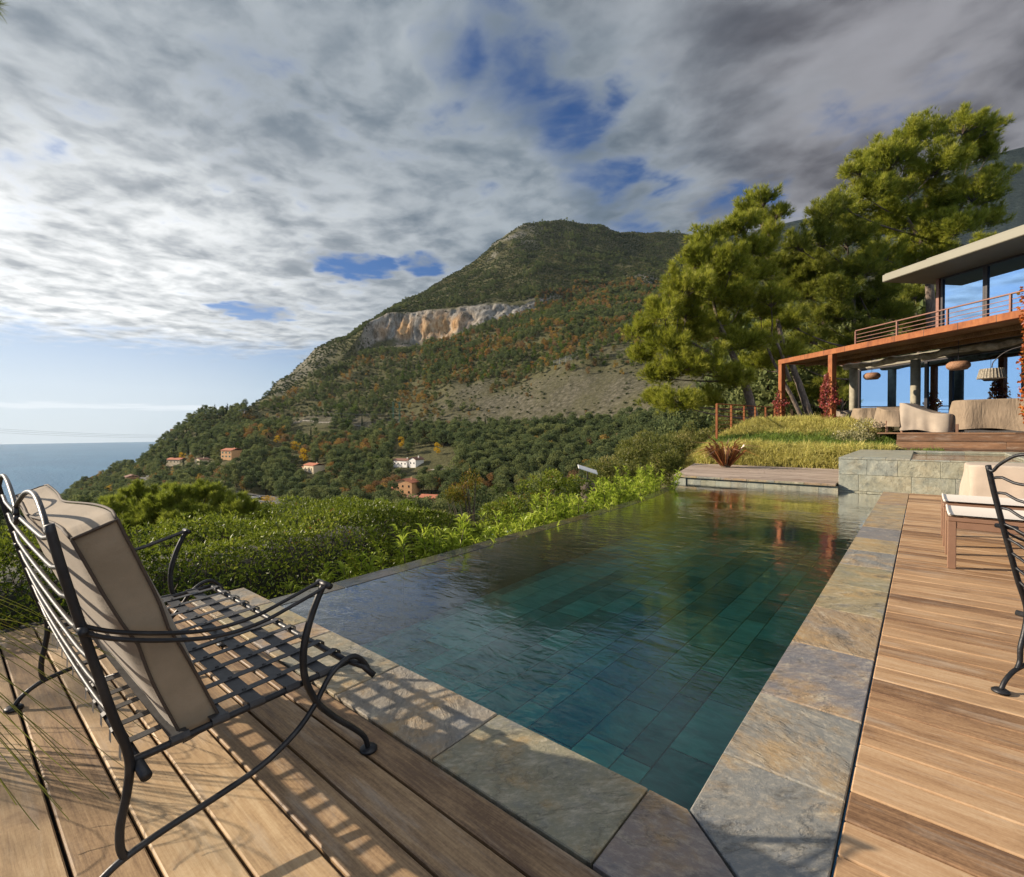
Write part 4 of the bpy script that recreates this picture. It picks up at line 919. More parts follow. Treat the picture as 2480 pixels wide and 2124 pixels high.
# water ---------------------------------------------------------------------------
t=NT('pool_water'); po=t.pos('Object')
w1=t.noise(t.mapv(po,(1.0,1.9,1),(0,0,R(-40))),5.5,4,.55,.5); w2=t.noise(t.mapv(po,(1,2.1,1),(0,0,R(-48))),17,3,.5,.3)
calm=t.mr(t.noise(po,.55,3,.5),.36,.66,.10,1.0)
h=t.math('MULTIPLY',t.math('ADD',w1,t.math('MULTIPLY',w2,.22)),calm)
b=t.bump(h,.30,.035)
fr=t.n('ShaderNodeFresnel',i_IOR=1.34,i_Normal=b).outputs[0]
tr=t.n('ShaderNodeBsdfTransparent',i_Color=(.31,.78,.77,1)).outputs[0]; gl=t.n('ShaderNodeBsdfGlossy',i_Color=(1,1,1,1),i_Roughness=.0,i_Normal=b).outputs[0]
mx=t.n('ShaderNodeMixShader',i_0=t.math('MULTIPLY',fr,2.25,clamp=True)); t.L.new(tr,mx.inputs[1]); t.L.new(gl,mx.inputs[2])
M['water']=t.out(mx.outputs[0])
mb=MB(); ys=np.linspace(NEAR1,YF,40); V=[]
for y in ys: V+=[(edge_x(y)+.166,y,-.040),(RX0-.0005,y,-.040)]
mb.grid(V,40,2); mb.build('pool_water',M['water'],kind='structure')
# far deck over the end of the pool
DZ=.10
mb=MB(); boards(mb,-5.4,-1.19,YF-.13,14.6,.118,.006,DZ,.03,(1.4,2.6),.0005,9,lambda y:-4.17-(y-10.5)*.24)
for i in range(0): pass
mb.build('far_deck',M['deck_far'],kind='structure')
mb=MB()
for i in range(6): x=-4.16+.496*i; mb.bbox((x+.002,YF-.20,DZ-.045),(x+.494,YF-.135,DZ-.006),.004,rs.rand())
mb.build('far_deck_coping',M['slate'],kind='structure')
mb=MB(); 
for i in range(9): x=-3.9+.305*i; mb.box((x+.002,YF-.15,-.25),(x+.303,YF-.11,DZ-.047),rs.rand())
mb.prism([(-4.15,YF-.17),(-3.905,YF-.17),(-3.905,YF+.2),(-4.15,YF+.2)],-.25,DZ-.05,.3)
mb.build('far_deck_wall',M['slate_wall'],kind='structure')
mb=MB(); mb.prism([(-4.1,YF+.07),(-1.2,YF+.07),(-1.2,14.6),(-5.1,14.6)],-.5,DZ-.034); mb.build('far_deck_base',M['void_dark'],kind='structure')

# stone spa -----------------------------------------------------------------------
SX0,SX1,SY0,SY1,SZ=-1.165,3.9,10.60,14.75,.575
spa=empty('stone_spa',(SX0,SY0,0),'raised square spa faced in grey green slate at the far end of the pool','spa')
mb=MB(); rs=np.random.RandomState(8)
rows=[(-.30,-.02),(-.02,.27),(.27,SZ-.035)]
for zi,(za,zb) in enumerate(rows):
    x=SX0; first=True
    while x<SX1:
        l=(.42 if zi!=1 else .30) if first else .40+.35*rs.rand(); first=False
        mb.bbox((x+.002,SY0,za+.002),(min(x+l,SX1)-.002,SY0+.03,zb-.002),.003,rs.rand()); x+=l
    y=SY0+.032
    while y<SY1:
        l=.45+.3*rs.rand(); mb.bbox((SX0,y+.002,za+.002),(SX0+.03,min(y+l,SY1)-.002,zb-.002),.003,rs.rand()); y+=l
wl=mb.build('wall',M['slate_wall'],spa)
mb=MB()
WX0,WX1,WY0,WY1=-.15,1.30,SY0+.14,SY1-.55
def cop(x0,x1,y0,y1,z1,step):
    x=x0
    while x<x1-.01: mb.bbox((x+.002,y0,SZ-.033),(min(x+step,x1)-.002,y1,z1),.004,rs.rand()); x+=step
cop(SX0-.0,WX0,SY0-.003,WY0+.3,SZ,.34); cop(WX0,WX1,SY0-.003,WY0,SZ-.012,.5); cop(WX1,SX1,SY0-.003,WY0+.3,SZ+.002,.5)
cop(SX0,SX1,WY1,SY1,SZ,.62)
mb.bbox((SX0,WY0+.302,SZ-.033),(WX0,WY1-.002,SZ),.004,.31); mb.bbox((WX1,WY0+.302,SZ-.033),(SX1,WY1-.002,SZ),.004,.77)
mb.build('coping',M['slate_wall'],spa)
t=NT('mosaic'); br=t.n('ShaderNodeTexBrick',i_Scale=14,i_Color1=(.20,.22,.15,1),i_Color2=(.36,.34,.24,1),i_Mortar=(.10,.10,.08,1)); t.put(br.inputs['Vector'],t.mapv(t.pos('Object'),(1,1,1),(R(90),0,0))); M['mosaic']=t.out(t.pbsdf(br.outputs[0],.35))
mb=MB(); mb.box((WX0,WY1-.01,.1),(WX1,WY1+.01,SZ-.036)); mb.box((WX0-.01,WY0,.1),(WX0+.01,WY1-.012,SZ-.036)); mb.box((WX1-.01,WY0,.1),(WX1+.01,WY1-.012,SZ-.036)); mb.box((WX0,WY0,.08),(WX1,WY1,.1)); mb.build('basin',M['mosaic'],spa)
mb=MB(); mb.grid([(WX0+.012,WY0+.001,SZ-.042),(WX1-.012,WY0+.001,SZ-.042),(WX0+.012,WY1-.012,SZ-.042),(WX1-.012,WY1-.012,SZ-.042)],2,2); mb.build('water',M['water'],spa)
mb=MB(); mb.bbox((-.18,-.10,0),(.18,.10,.018),.004,.66); o=mb.thing('loose_slab',M['slate'],(-.78,SY0+.20,SZ+.035),'dark loose slate slab propped at a tilt on the left corner of the spa rim','slab'); o.rotation_euler=(0,R(-13),R(14))
mb=MB(); mb.bbox((0,0,0),(.26,.10,.006),.002,.5); simple('white_plastic',(.78,.78,.76),.4,0,.03); mb.thing('skimmer_plate',M['white_plastic'],(-.34,SY0+.10,SZ+.004),'small white plate lying on the spa rim beside the slate lid','plate')
# ---------------------------------------------------------------- wrought iron bench
t=NT('iron'); po=t.pos('Object'); n1=t.noise(po,60,4,.6); n2=t.noise(po,9,4)
M['iron']=t.out(t.pbsdf(t.mix(t.mr(n2,.4,.7),(.012,.013,.016),(.03,.03,.032)),t.mr(n1,.3,.7,.36,.55),.35,t.bump(n1,.25,.003),.5))
simple('iron_strap',(.045,.045,.048),.55,.2,.2,30,.1)
t=NT('canvas'); po=t.pos('Object'); n1=t.noise(t.mapv(po,(1,1,1)),5,5,.6); wv=t.noise(t.mapv(po,(260,260,260)),1,2)
n3=t.noise(t.mapv(po,(1.2,7,7)),1.4,4,.6,.8)
M['canvas']=t.out(t.pbsdf(t.mix(t.mr(n1,.3,.7),(.20,.16,.112),(.265,.215,.155)),.9,0,t.bump(t.math('ADD',t.math('MULTIPLY',wv,.12),n3),.5,.010),.2,Sheen_Weight=.15))
simple('piping',(.06,.042,.03),.8)
PROF_POST=[(.159,.90),(.178,.80),(.204,.681),(.231,.563),(.260,.439),(.285,.347),(.291,.293),(.283,.227),(.271,.166),(.270,.113),(.279,.083)]
PROF_ARC=[(.190,.012),(.208,.040),(.241,.066),(.281,.084),(.363,.101),(.471,.114),(.595,.137),(.693,.184),(.754,.240),(.804,.309),(.855,.343),(.898,.345),(.934,.310),(.953,.270)]
PROF_FRONT=[(.790,.612),(.768,.570),(.746,.518),(.727,.453),(.721,.392),(.729,.328),(.763,.249),(.819,.178),(.895,.100),(.932,.055),(.945,.012)]
PROF_ARM=[(.205,.655),(.255,.625),(.321,.598),(.401,.573),(.470,.558),(.537,.555),(.605,.562),(.670,.579),(.735,.597),(.790,.613)]
PROF_RAIL=[(.29,.297),(.376,.299),(.491,.306),(.717,.315),(.885,.325)]
def bench(name,loc,rz,x0,x1,label,nslat=7,mid=True,zs=1.0,nstrap=5,group=None,cat='bench',lean=1.0,sagk=1.0):
    """bench standing at loc, its seat facing local +Y, from x0 to x1"""
    root=empty(name,loc,label,cat,group,rz); MB.k=.76
    def part(mb,nm,m=M['iron'],par=root,sm=True):
        q=bpy.data.objects.new(nm,mb.mesh(nm,sm)); q.data.materials.append(m); COL.objects.link(q); q.parent=par; return q
    def Y(pr,x): return [(x,y,z*zs) for y,z in pr]
    def ln(y): return .235+(y-.235)*lean
    POST=[(ln(y) if z>.1 else y,z) for y,z in PROF_POST]
    for x in (x0,x1):
        sgn=1 if x==x1 else -1
        mb=MB(); P=smooth_path(Y(POST,x),4); mb.tube(P,np.interp(np.linspace(0,1,len(P)),[0,.5,1],[.0128,.0135,.0120]),10); part(mb,'back_post')
        mb=MB(); P=smooth_path(Y(PROF_ARC,x),4); mb.tube(P,.0115,10); lg=part(mb,'rear_leg')
        mb=MB(); mb.lathe([(.0,.016),(.022,.016),(.03,.010),(.03,.003),(.0,.0)][::-1],(x,.188,0),14); part(mb,'foot',par=lg)
        mb=MB(); P=smooth_path(Y(PROF_FRONT,x),4); mb.tube(P,np.interp(np.linspace(0,1,len(P)),[0,.3,1],[.0135,.0150,.0115]),10); lg=part(mb,'front_leg')
        mb=MB(); mb.lathe([(.0,.016),(.022,.016),(.03,.010),(.03,.003),(.0,.0)][::-1],(x,.947,0),14); part(mb,'foot',par=lg)
        for dx in (.022,-.022):
            mb=MB(); mb.tube(smooth_path([(x+dx,y,z*zs+(0.006 if dx*sgn<0 else 0)) for y,z in PROF_ARM],4),.0075,8); ar=part(mb,'arm_rod')
        mb=MB(); mb.tube([(x-.036,.792,.614*zs),(x+.036,.792,.614*zs)],.0135,10); mb2=part(mb,'arm_end')
        mb=MB(); mb.tube([(x-.036,.208,.656*zs),(x+.036,.208,.656*zs)],.0125,10); part(mb,'arm_joint')
        mb=MB(); mb.tube(smooth_path(Y(PROF_RAIL,x-sgn*.022),3),.0125,10); part(mb,'side_rail')
    zr=.325*zs
    mb=MB(); mb.tube([(x0-.03,.953,.268*zs),(x0+.0,.93,.300*zs),(x0+.04,.887,zr),(x0+.08,.885,zr),(x1-.08,.885,zr),(x1-.04,.887,zr),(x1,.93,.300*zs),(x1+.03,.953,.268*zs)],.0135,10); part(mb,'front_rail')
    mb=MB(); mb.tube([(x0-.05,ln(.300)+.012,.285*zs),(x1+.05,ln(.300)+.012,.285*zs)],.0165,12); part(mb,'rear_rail')
    if mid: xm=(x0+x1)/2+.06; mb=MB(); mb.tube([(xm,.31,.290*zs),(xm,.6,.302*zs),(xm,.885,zr-.006)],.0125,8); part(mb,'middle_rail')
    # straps woven over the rails
    n=2*nstrap+1 if mid else nstrap; xsn=np.linspace(x0+.0,x1-.0,n+2)[1:-1]
    for i,x in enumerate(xsn):
        if mid and i==nstrap: continue
        w=.013; pr=[(.293,.268),(.294,.296),(.312,.3055),(.33,.306),(.5,.3185),(.7,.327),(.868,.3365),(.886,.342),(.902,.334),(.903,.312)]
        mb=MB(); V=[]
        for (y,z) in pr: V+=[(x-w,y,z*zs+.0015),(x+w,y,z*zs+.0015),(x+w,y,z*zs-.001),(x-w,y,z*zs-.001)]
        mb.grid(V,len(pr),4,closed=True); part(mb,'seat_strap',M['iron_strap'],sm=False)
    for y in (.40,.495,.591,.695,.80):
        z=np.interp(y,[.29,.885],[.312,.333])*zs-.004; w=.021; mb=MB(); mb.box((x0+.012,y-w,z-.0012),(x1-.012,y+w,z+.0012))
        for x in xsn: mb.lathe([(.007,0),(.006,.004),(.0,.006)],(x,y,z+.004),8)
        mb.tube([(x0+.022,y-w,z-.006),(x0+.022,y+w,z-.006)],.0165,10); mb.tube([(x1-.022,y-w,z-.006),(x1-.022,y+w,z-.006)],.0165,10)
        part(mb,'cross_strap',M['iron_strap'],sm=False)
    # wavy back rods and scalloped top
    zt=[.845-(.0725 if nslat<8 else .058)*i for i in range(nslat)]; w=x1-x0
    for i,z in enumerate(zt):
        y=np.interp(z,[.347,.439,.563,.681,.80,.90],[.285,.26,.231,.204,.178,.159]); P=[]
        sag=(.002+.0020*i)*sagk; y=ln(y)
        for k in range(33):
            u=k/32.; kick=.016*(math.exp(-((u-.055)/.05)**2)+math.exp(-((u-.945)/.05)**2))*(1 if i<3 else .4)
            P.append((x0+w*u,y-.004*math.sin(PI*u),(z-sag*math.sin(PI*u)**.8+kick)*zs))
        mb=MB(); mb.tube(P,.0078,8); part(mb,'back_rod')
    half=[(0,.888),(.025,.880),(.06,.905),(.14,.940),(.22,.948),(.32,.935),(.42,.905),(.475,.885),(.497,.872)]
    for s_ in (0,1):
        P=[((x0+w*u) if s_==0 else (x1-w*u),ln(.160)-.004*u,z*zs) for u,z in half]
        mb=MB(); mb.tube(smooth_path(P,4),.0085,8); part(mb,'top_scroll')
    mb=MB(); xm=(x0+x1)/2; mb.tube([(xm+.022*math.cos(a),ln(.158),.852*zs+.026*math.sin(a)) for a in np.linspace(0,2*PI,17)],.009,8); part(mb,'ring')
    MB.k=1.0
    return root
BX0,BX1=-2.75,-1.45
bench('garden_bench',(0,0,0),0,BX0,BX1,'wide black wrought iron bench with strap seat beside the near pool edge')
W_=Vector((.81,-.59,0)); rzr=math.atan2(W_.y,W_.x)
Lr=Vector((.257,2.837,0)); off=Matrix.Rotation(rzr,3,'Z')@Vector((0,.19,0))
bench('garden_chair',Lr-off,rzr,0,.60,'single black wrought iron armchair without cushion at the right edge of the deck',8,False,1.05,5,None,'chair',1.75,8.0)
# cushion leaning in the bench
def cushion():
    C=np.array([(.193,.868),(.420,.262),(.512,.285),(.283,.905)])     # back top, back bottom, front bottom, front top in Y,Z
    root=empty('seat_cushion',(-2.1,.35,.3),'thick taupe cushion with dark piping propped upright against the bench back','cushion')
    nu=44; loop=[]
    def edge(a,b,n): return [a+(b-a)*i/n for i in range(n)]
    Q=edge(C[0],C[1],16)+edge(C[1],C[2],6)+edge(C[2],C[3],16)+edge(C[3],C[0],6); cen=C.mean(0); nl=len(Q)
    V=[]; xa,xb=-2.69,-1.50
    for i in range(nu):
        u=i/(nu-1.); x=xa+(xb-xa)*u
        ins=.014*(max(0,1-i/2.)+max(0,1-(nu-1-i)/2.))
        for k,q in enumerate(Q):
            q=np.array(q); dirn=q-cen; top=np.clip((q[1]-.80)/.09,0,1)
            bul=.016*math.sin(PI*min(1,max(0,u)))**.4*(1 if k in range(16) or 22<=k<38 else .3)*math.sin(PI*((k%22)/16. if k%22<16 else 0))
            nrm=np.array((-.935,-.35)) if k<16 else (np.array((.935,.35)) if 22<=k<38 else np.zeros(2))
            p=q+nrm*bul*1.4-dirn/np.linalg.norm(dirn)*ins
            # corners rounded, top edge sags between the ends
            p[1]-=top*(.030*math.sin(PI*u)**1.0+.012*math.sin(2*PI*u*1.0+.3)); p[0]+=top*.012*math.sin(3.0*u*PI)
            wr=.005*float(fbm(x*5.0,p[0]*20+p[1]*9,k*.13,3)); p=p+nrm*wr
            V.append((x,p[0],p[1]))
    mb=MB(); mb.grid(V,nu,nl,closed=True); mb.add([V[k] for k in range(nl)],[tuple(range(nl))[::-1]]); mb.add([V[(nu-1)*nl+k] for k in range(nl)],[tuple(range(nl))])
    cv=mb.build('cover',M['canvas'],root,True)
    md=cv.modifiers.new('b','BEVEL'); md.width=.012; md.segments=3; md.limit_method='ANGLE'; md.angle_limit=R(50)
    for i in (0,nu-1):
        mb=MB(); P=[V[i*nl+k] for k in range(nl)]; P.append(P[0]); P=[np.array(p_)+(0.004*(1 if i else -1),0,0) for p_ in P]; mb.tube(P,.0042,6); mb.build('piping',M['piping'],cv,True)
    for k0 in (0,38,22,16):
        mb=MB(); P=[V[i*nl+k0] for i in range(nu)]; mb.tube(P,.0035,6); mb.build('piping',M['piping'],cv,True)
cushion()
# footstools ------------------------------------------------------------------------
simple('brown_metal',(.27,.155,.098),.42,.25,.06,8,.03,.5); 
t=NT('sling'); po=t.pos('Object'); wv=t.noise(t.mapv(po,(300,300,300)),1,2); M['sling']=t.out(t.pbsdf(t.mix(wv,(.60,.54,.47),(.72,.66,.58)),.8,0,t.bump(wv,.2,.002),.2))
def stool(x0,y0,w,dp,h,label):
    root=empty('footstool',(x0,y0,0),label,'footstool','footstools on the right deck'); a=.052
    for x in (x0,x0+w-a):
        for y in (y0,y0+dp-a): mb=MB(); mb.bbox((x,y,0),(x+a,y+a,h-.055),.004); mb.build('leg',M['brown_metal'],root)
    mb=MB()
    for y in (y0,y0+dp-a): mb.bbox((x0+a+.001,y+.004,h-.11),(x0+w-a-.001,y+a-.004,h-.056),.003); mb.bbox((x0,y-.002,h-.054),(x0+w,y+a,h-.022),.004)
    for x in (x0,x0+w-a): mb.bbox((x+.004,y0+a+.001,h-.11),(x+a-.004,y0+dp-a-.001,h-.056),.003)
    mb.build('frame',M['brown_metal'],root)
    mb=MB(); V=[]; nu=14
    for i in range(nu):
        u=i/(nu-1.); y=y0-.002+u*(dp+.002); z=h-.020+.018*abs(2*u-1)**2.2
        for k in range(9): V.append((x0+.006+(w-.012)*k/8.,y,z))
    mb.grid(V,nu,9); mb.grid([(a_,b_,c_-.010) for a_,b_,c_ in V],nu,9); sl_=mb.build('sling_seat',M['sling'],root,True)
    for x in (x0+.012,x0+w-.012):
        mb=MB(); mb.tube([(x,y0-.002+u*(dp+.002),h-.016+.018*abs(2*u-1)**2.2) for u in np.linspace(0,1,14)],.0085,6)
        mb.build('seam',M['sling'],sl_,True)
    # low stretcher beam between the legs
    return root
stool(.155,5.10,1.15,.60,.425,'nearer brown metal footstool with cream sling top on the deck')
stool(.150,6.02,1.15,.62,.425,'farther brown metal footstool with cream sling top, in front of the covered furniture')
# furniture under fabric covers --------------------------------------------------------
t=NT('cover_cloth'); po=t.pos('Object'); n1=t.noise(po,3.5,5,.6); n2=t.noise(t.mapv(po,(4,4,1.0)),2.2,5,.6,.6)
M['cover']=t.out(t.pbsdf(t.mix(t.mr(n1,.3,.7),(.215,.165,.115),(.28,.215,.15)),.85,0,t.bump(n2,.6,.05),.2))
simple('cover_grey',(.33,.275,.215),.85,0,.1,3,.3); simple('cover_pale',(.44,.365,.29),.85,0,.08,3,.3)
def draped(cx_,cy_,z0,tops,hem,mat,label,legs=True,seed=0,rz=0,fold=.05,group='covered terrace furniture',flare=.06,name='covered_furniture'):
    """cloth over furniture: tops = rows of (y, x0, x1, z), hem height above the floor"""
    rs=np.random.RandomState(seed); root=empty(name,(cx_,cy_,z0),label,'covered furniture',group,rz)
    x0=min(q[1] for q in tops);x1=max(q[2] for q in tops);ya=tops[0][0];yb=tops[-1][0]
    def h(x,y):
        zz=np.interp(y,[q[0] for q in tops],[q[3] for q in tops]); return zz
    n=96; V=[]; rings=[(.0,0),(.35,0),(.7,0),(.93,0),(1.0,.012),(1.012,.05),(1.02,.16),(1.03,.35),(1.035,.6),(1.04,.85),(1.045,1.0)]
    xc,yc=(x0+x1)/2,(ya+yb)/2; ph=rs.rand(8)*6.28
    for f,dn in rings:
        for k in range(n):
            a=2*PI*k/n; c,s=math.cos(a),math.sin(a); m_=(abs(c)**7+abs(s)**7)**(-1/7.)
            ux,uy=c*m_,s*m_; x=xc+ux*(x1-x0)/2*min(f,1); y=yc+uy*(yb-ya)/2*min(f,1); top=h(x,y)-.012*f**4*0+ .012*float(fbm(x*3,y*3,seed,3))
            per=k/n*((x1-x0)+(yb-ya))*2
            w=(1.7*(.5-abs(math.sin(per*3.6+ph[0]))**.65)+1.1*(.5-abs(math.sin(per*6.7+ph[1]))**.7)+.6*math.sin(per*17+ph[2])+1.2*float(fbm(per*3,dn*1.5,seed,3)))*fold*dn**.75*1.25+flare*dn
            nx_,ny_=(ux if abs(ux)>.97 else ux*.35),(uy if abs(uy)>.97 else uy*.35); l=math.hypot(nx_,ny_)+1e-6
            x+=nx_/l*w; y+=ny_/l*w
            he=hem+.035*math.sin(per*3.1+ph[3])+.02*math.sin(per*8+ph[4])
            V.append((x,y,top*(1-dn)+max(.01,he)*dn))
    mb=MB(); mb.grid(V,len(rings),n,closed=True); mb.add(V[:n],[tuple(range(n))])
    q=bpy.data.objects.new('cover',mb.mesh('cover',True)); q.data.materials.append(mat); COL.objects.link(q); q.parent=root
    md=q.modifiers.new('s','SUBSURF'); md.levels=1; md.render_levels=1
    if legs:
        for x in (x0+.08,x1-.08):
            for y in (ya+.08,yb-.08):
                mb=MB(); mb.bbox((x-.025,y-.025,0),(x+.025,y+.025,max(.2,hem+.15)),.003); l_=bpy.data.objects.new('leg',mb.mesh('leg')); l_.data.materials.append(M['brown_metal']); COL.objects.link(l_); l_.parent=root
    return root
draped(1.35,9.95,0,[(-.42,-.86,1.6,.565),(.42,-.86,1.6,.575)],.0,M['cover_pale'],'long low pale beige covered lounger against the spa wall behind the footstools',False,3,0,.045,None,.05)
# ---------------------------------------------------------------- terrace, house, pergola
HA=R(48.5); ha=Vector((math.sin(HA),-math.cos(HA),0)); hb=Vector((math.cos(HA),math.sin(HA),0))
HO=Vector(atd(1893,1050,18.0)); HO.z=0
HM=Matrix(((ha.x,hb.x,0,HO.x),(ha.y,hb.y,0,HO.y),(0,0,1,0),(0,0,0,1)))      # house a,b,z -> world
def H(a,b,z): return HM@Vector((a,b,z))
def hplane(px,py,b):
    r=ray(px,py); o=CAMP-HO; t_=(b-o.dot(hb))/r.dot(hb); q=o+r*t_; return q.dot(ha),q.z
TZ=.98
mb=MB(); boards(mb,-.9,6.5,15.72,16.9,.145,.006,TZ,.03,(1.5,3),.0005,31); mb.build('terrace_deck',M['deck_terrace'],kind='structure')
mb=MB(); mb.prism([(-.9,16.9),(6.5,16.9),(9,24),(4,32),(-8,27),(-4.6,21.2),(-2.6,19.2)],.2,TZ-.004); simple('paving',(.30,.26,.21),.85,0,.2,2.5,.2); mb.build('terrace_paving',M['paving'],kind='structure')
for i,(y,z) in enumerate(((15.40,.80),(15.06,.62))):
    mb=MB(); boards(mb,-.5,6.5,y,y+.34,.11,.006,z,.03,(1.5,3),.0005,41+i); mb.build('terrace_step',M['deck_terrace'],kind='structure')
for i,(y,z0,z1) in enumerate(((15.735,.60,TZ-.031),(15.415,.55,.769),(15.075,.3,.589))):
    mb=MB(); x=-.5
    while x<6.5: l=1.4+random.random(); mb.bbox((x+.002,y,z0),(min(x+l,6.5)-.002,y+.02,z1),.003); x+=l
    mb.build('step_riser',M['deck_terrace'],kind='structure')
# materials
t=NT('corten'); po=t.pos('Object'); n1=t.noise(po,2.5,6,.65,.5); n2=t.noise(t.mapv(po,(1,1,.3)),14,5,.7)
c=t.ramp(t.math('ADD',t.math('MULTIPLY',n1,.6),t.math('MULTIPLY',n2,.4)),[(.3,(.11,.034,.014)),(.45,(.215,.070,.024)),(.58,(.29,.105,.036)),(.72,(.36,.155,.06))])
M['corten']=t.out(t.pbsdf(c,.75,0,t.bump(n2,.25,.01),.3))
simple('rail_paint',(.20,.085,.055),.5,.1,.1); simple('fascia',(.21,.20,.15),.6,0,.04,2,.02); simple('soffit',(.20,.18,.13),.7,0,.06,2,.02); simple('frame_dark',(.022,.018,.02),.45,.2,.1); simple('column_grey',(.33,.30,.22),.8,0,.15,6,.2); simple('ply_edge',(.50,.30,.15),.7,0,.2,6,.1)
t=NT('log'); po=t.pos('Object'); n1=t.noise(t.mapv(po,(1,1,1)),3,7,.7,1.5); M['log']=t.out(t.pbsdf(t.ramp(n1,[(.3,(.16,.125,.09)),(.5,(.40,.34,.25)),(.7,(.62,.55,.43))]),.85,0,t.bump(n1,.6,.03)))
t=NT('reed'); po=t.pos('Object'); n1=t.noise(t.mapv(po,(2,55,55),(0,0,0)),1,5,.7); n2=t.noise(po,1.4,5,.6); M['reed']=t.out(t.pbsdf(t.ramp(t.math('ADD',t.math('MULTIPLY',n1,.65),t.math('MULTIPLY',n2,.35)),[(.34,(.055,.028,.012)),(.5,(.22,.115,.045)),(.66,(.42,.25,.11))]),.9,0,t.bump(n1,.8,.02)))
t=NT('glass'); gl=t.n('ShaderNodeBsdfGlossy',i_Color=(.40,.65,1.0,1),i_Roughness=.0).outputs[0]; tr=t.n('ShaderNodeBsdfTransparent',i_Color=(.30,.34,.36,1)).outputs[0]
mx=t.n('ShaderNodeMixShader',i_0=t.math('ADD',.80,t.math('MULTIPLY',t.n('ShaderNodeFresnel',i_IOR=1.5).outputs[0],.6),clamp=True)); t.L.new(tr,mx.inputs[1]); t.L.new(gl,mx.inputs[2]); M['glass']=t.out(mx.outputs[0])
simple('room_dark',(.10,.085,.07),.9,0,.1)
house_=empty('modern_house',H(0,0,0),'modern two storey house with rust steel balcony, reed pergola, large windows and flat overhanging roof','house')
def hp(mb,name,m,par=None,sm=False): 
    mats=[M[q] for q in (m if isinstance(m,(list,tuple)) else [m])]
    return mb.build(name,mats,par or house_,sm)
def hbox(mb,a0,b0,z0,a1,b1,z1,bev=.006): mb.bbox((a0,b0,z0),(a1,b1,z1),bev,None,HM)
BZ0,BZ1=3.47,3.635; AL=13.0
mb=MB(); hbox(mb,-.09,-.09,BZ0,AL,.09,BZ1); hp(mb,'balcony_beam','corten')
mb=MB(); hbox(mb,-.085,.095,BZ0+.003,.085,3.2,BZ1-.004); hp(mb,'side_beam','corten')
# joints of the steel band
mb=MB()
for i in range(1,16): a=.42+i*.83; hbox(mb,a-.005,-.0935,BZ0+.004,a+.005,-.0905,BZ1-.004,.001)
hp(mb,'beam_joints','frame_dark')
for a in (0,2.33,7.78):
    mb=MB(); hbox(mb,a-.085,-.084,.5,a+.085,.084,BZ0-.002); hp(mb,'post','corten')
mb=MB(); hbox(mb,.09,.1,BZ0+.03,AL,2.36,BZ0+.09,.002); 
mb2=mb; hp(mb,'reed_ceiling','reed')
mb=MB(); hbox(mb,3.0,.1,BZ1-.05,AL,5.8,BZ1-.006,.002); hp(mb,'balcony_floor','room_dark')
for b in (.9,1.7):
    mb=MB(); hbox(mb,.09,b-.04,BZ0-.09,AL,b+.04,BZ0+.028); hp(mb,'pergola_joist','reed')
# round columns carrying a rough log
for a in (.56,2.90):
    mb=MB(); c=H(a,2.45,0); mb.lathe([(.13,.7),(.13,3.26)],(c.x,c.y,0),18); hp(mb,'column','column_grey',None,True)
mb=MB(); P=[]; n=60
for i in range(n): a=.15+i*(AL-.15)/n; P.append(H(a,2.45+.03*math.sin(a*2.1),3.345+.025*math.sin(a*3.3)+.015*math.sin(a*7)))
mb.tube(P,[.10+.02*math.sin(i*.9)+.018*math.sin(i*2.3) for i in range(n)],9); hp(mb,'log_beam','log',None,True)
# ground floor glazing
GB=3.25; G0=-.03
def pane(a0,a1,z0,z1,b,name='window',nfr=.05):
    mb=MB(); 
    hbox(mb,a0,b-.04,z0,a0+nfr,b+.04,z1,.003); hbox(mb,a1-nfr,b-.04,z0,a1,b+.04,z1,.003); hbox(mb,a0+nfr,b-.04,z1-nfr,a1-nfr,b+.04,z1,.003); hbox(mb,a0+nfr,b-.04,z0,a1-nfr,b+.04,z0+nfr,.003)
    f=hp(mb,name,'frame_dark')
    mb=MB(); mb.add([H(a0+nfr,b,z0+nfr),H(a1-nfr,b,z0+nfr),H(a1-nfr,b,z1-nfr),H(a0+nfr,b,z1-nfr)],[(0,1,2,3)]); hp(mb,'pane','glass',f); return f
zt0=3.30
for a0,a1 in ((G0,2.56),(2.56,3.34),(3.34,5.25),(5.25,7.6),(7.6,10.2)): pane(a0,a1,TZ,zt0,GB)
mb=MB(); hbox(mb,-.11,GB-.06,TZ,-.04,GB+.05,zt0+.02); hp(mb,'corner_post','rail_paint')
mb=MB(); hbox(mb,-.05,GB-.05,zt0+.01,AL,GB+.5,BZ1-.056); hp(mb,'lintel','soffit')
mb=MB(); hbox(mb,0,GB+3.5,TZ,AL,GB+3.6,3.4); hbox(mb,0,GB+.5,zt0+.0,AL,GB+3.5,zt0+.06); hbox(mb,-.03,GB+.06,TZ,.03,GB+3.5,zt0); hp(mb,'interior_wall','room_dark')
# upper floor
UB=1.32; UZ=5.25
ua=[hplane(px,720,UB)[0] for px in (2281,2388)]
mb=MB(); hbox(mb,ua[0]-.12,UB-.06,BZ1,ua[0]-.03,UB+.06,UZ); hp(mb,'corner_post','rail_paint')
for a0,a1 in ((ua[0],ua[1]),(ua[1],ua[1]+2.6),(ua[1]+2.6,ua[1]+5.4)): pane(a0,a1,BZ1,UZ-.005,UB,'window',.055)
mb=MB(); mb.add([H(ua[0]-.02,UB+.06,BZ1),H(ua[0]-.02,UB+4,BZ1),H(ua[0]-.02,UB+4,UZ),H(ua[0]-.02,UB+.06,UZ)],[(0,1,2,3)]); hp(mb,'side_window','glass')
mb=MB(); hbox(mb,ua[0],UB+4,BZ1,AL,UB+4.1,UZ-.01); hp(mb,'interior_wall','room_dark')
ra=hplane(2136.5,676,0.0)[0]
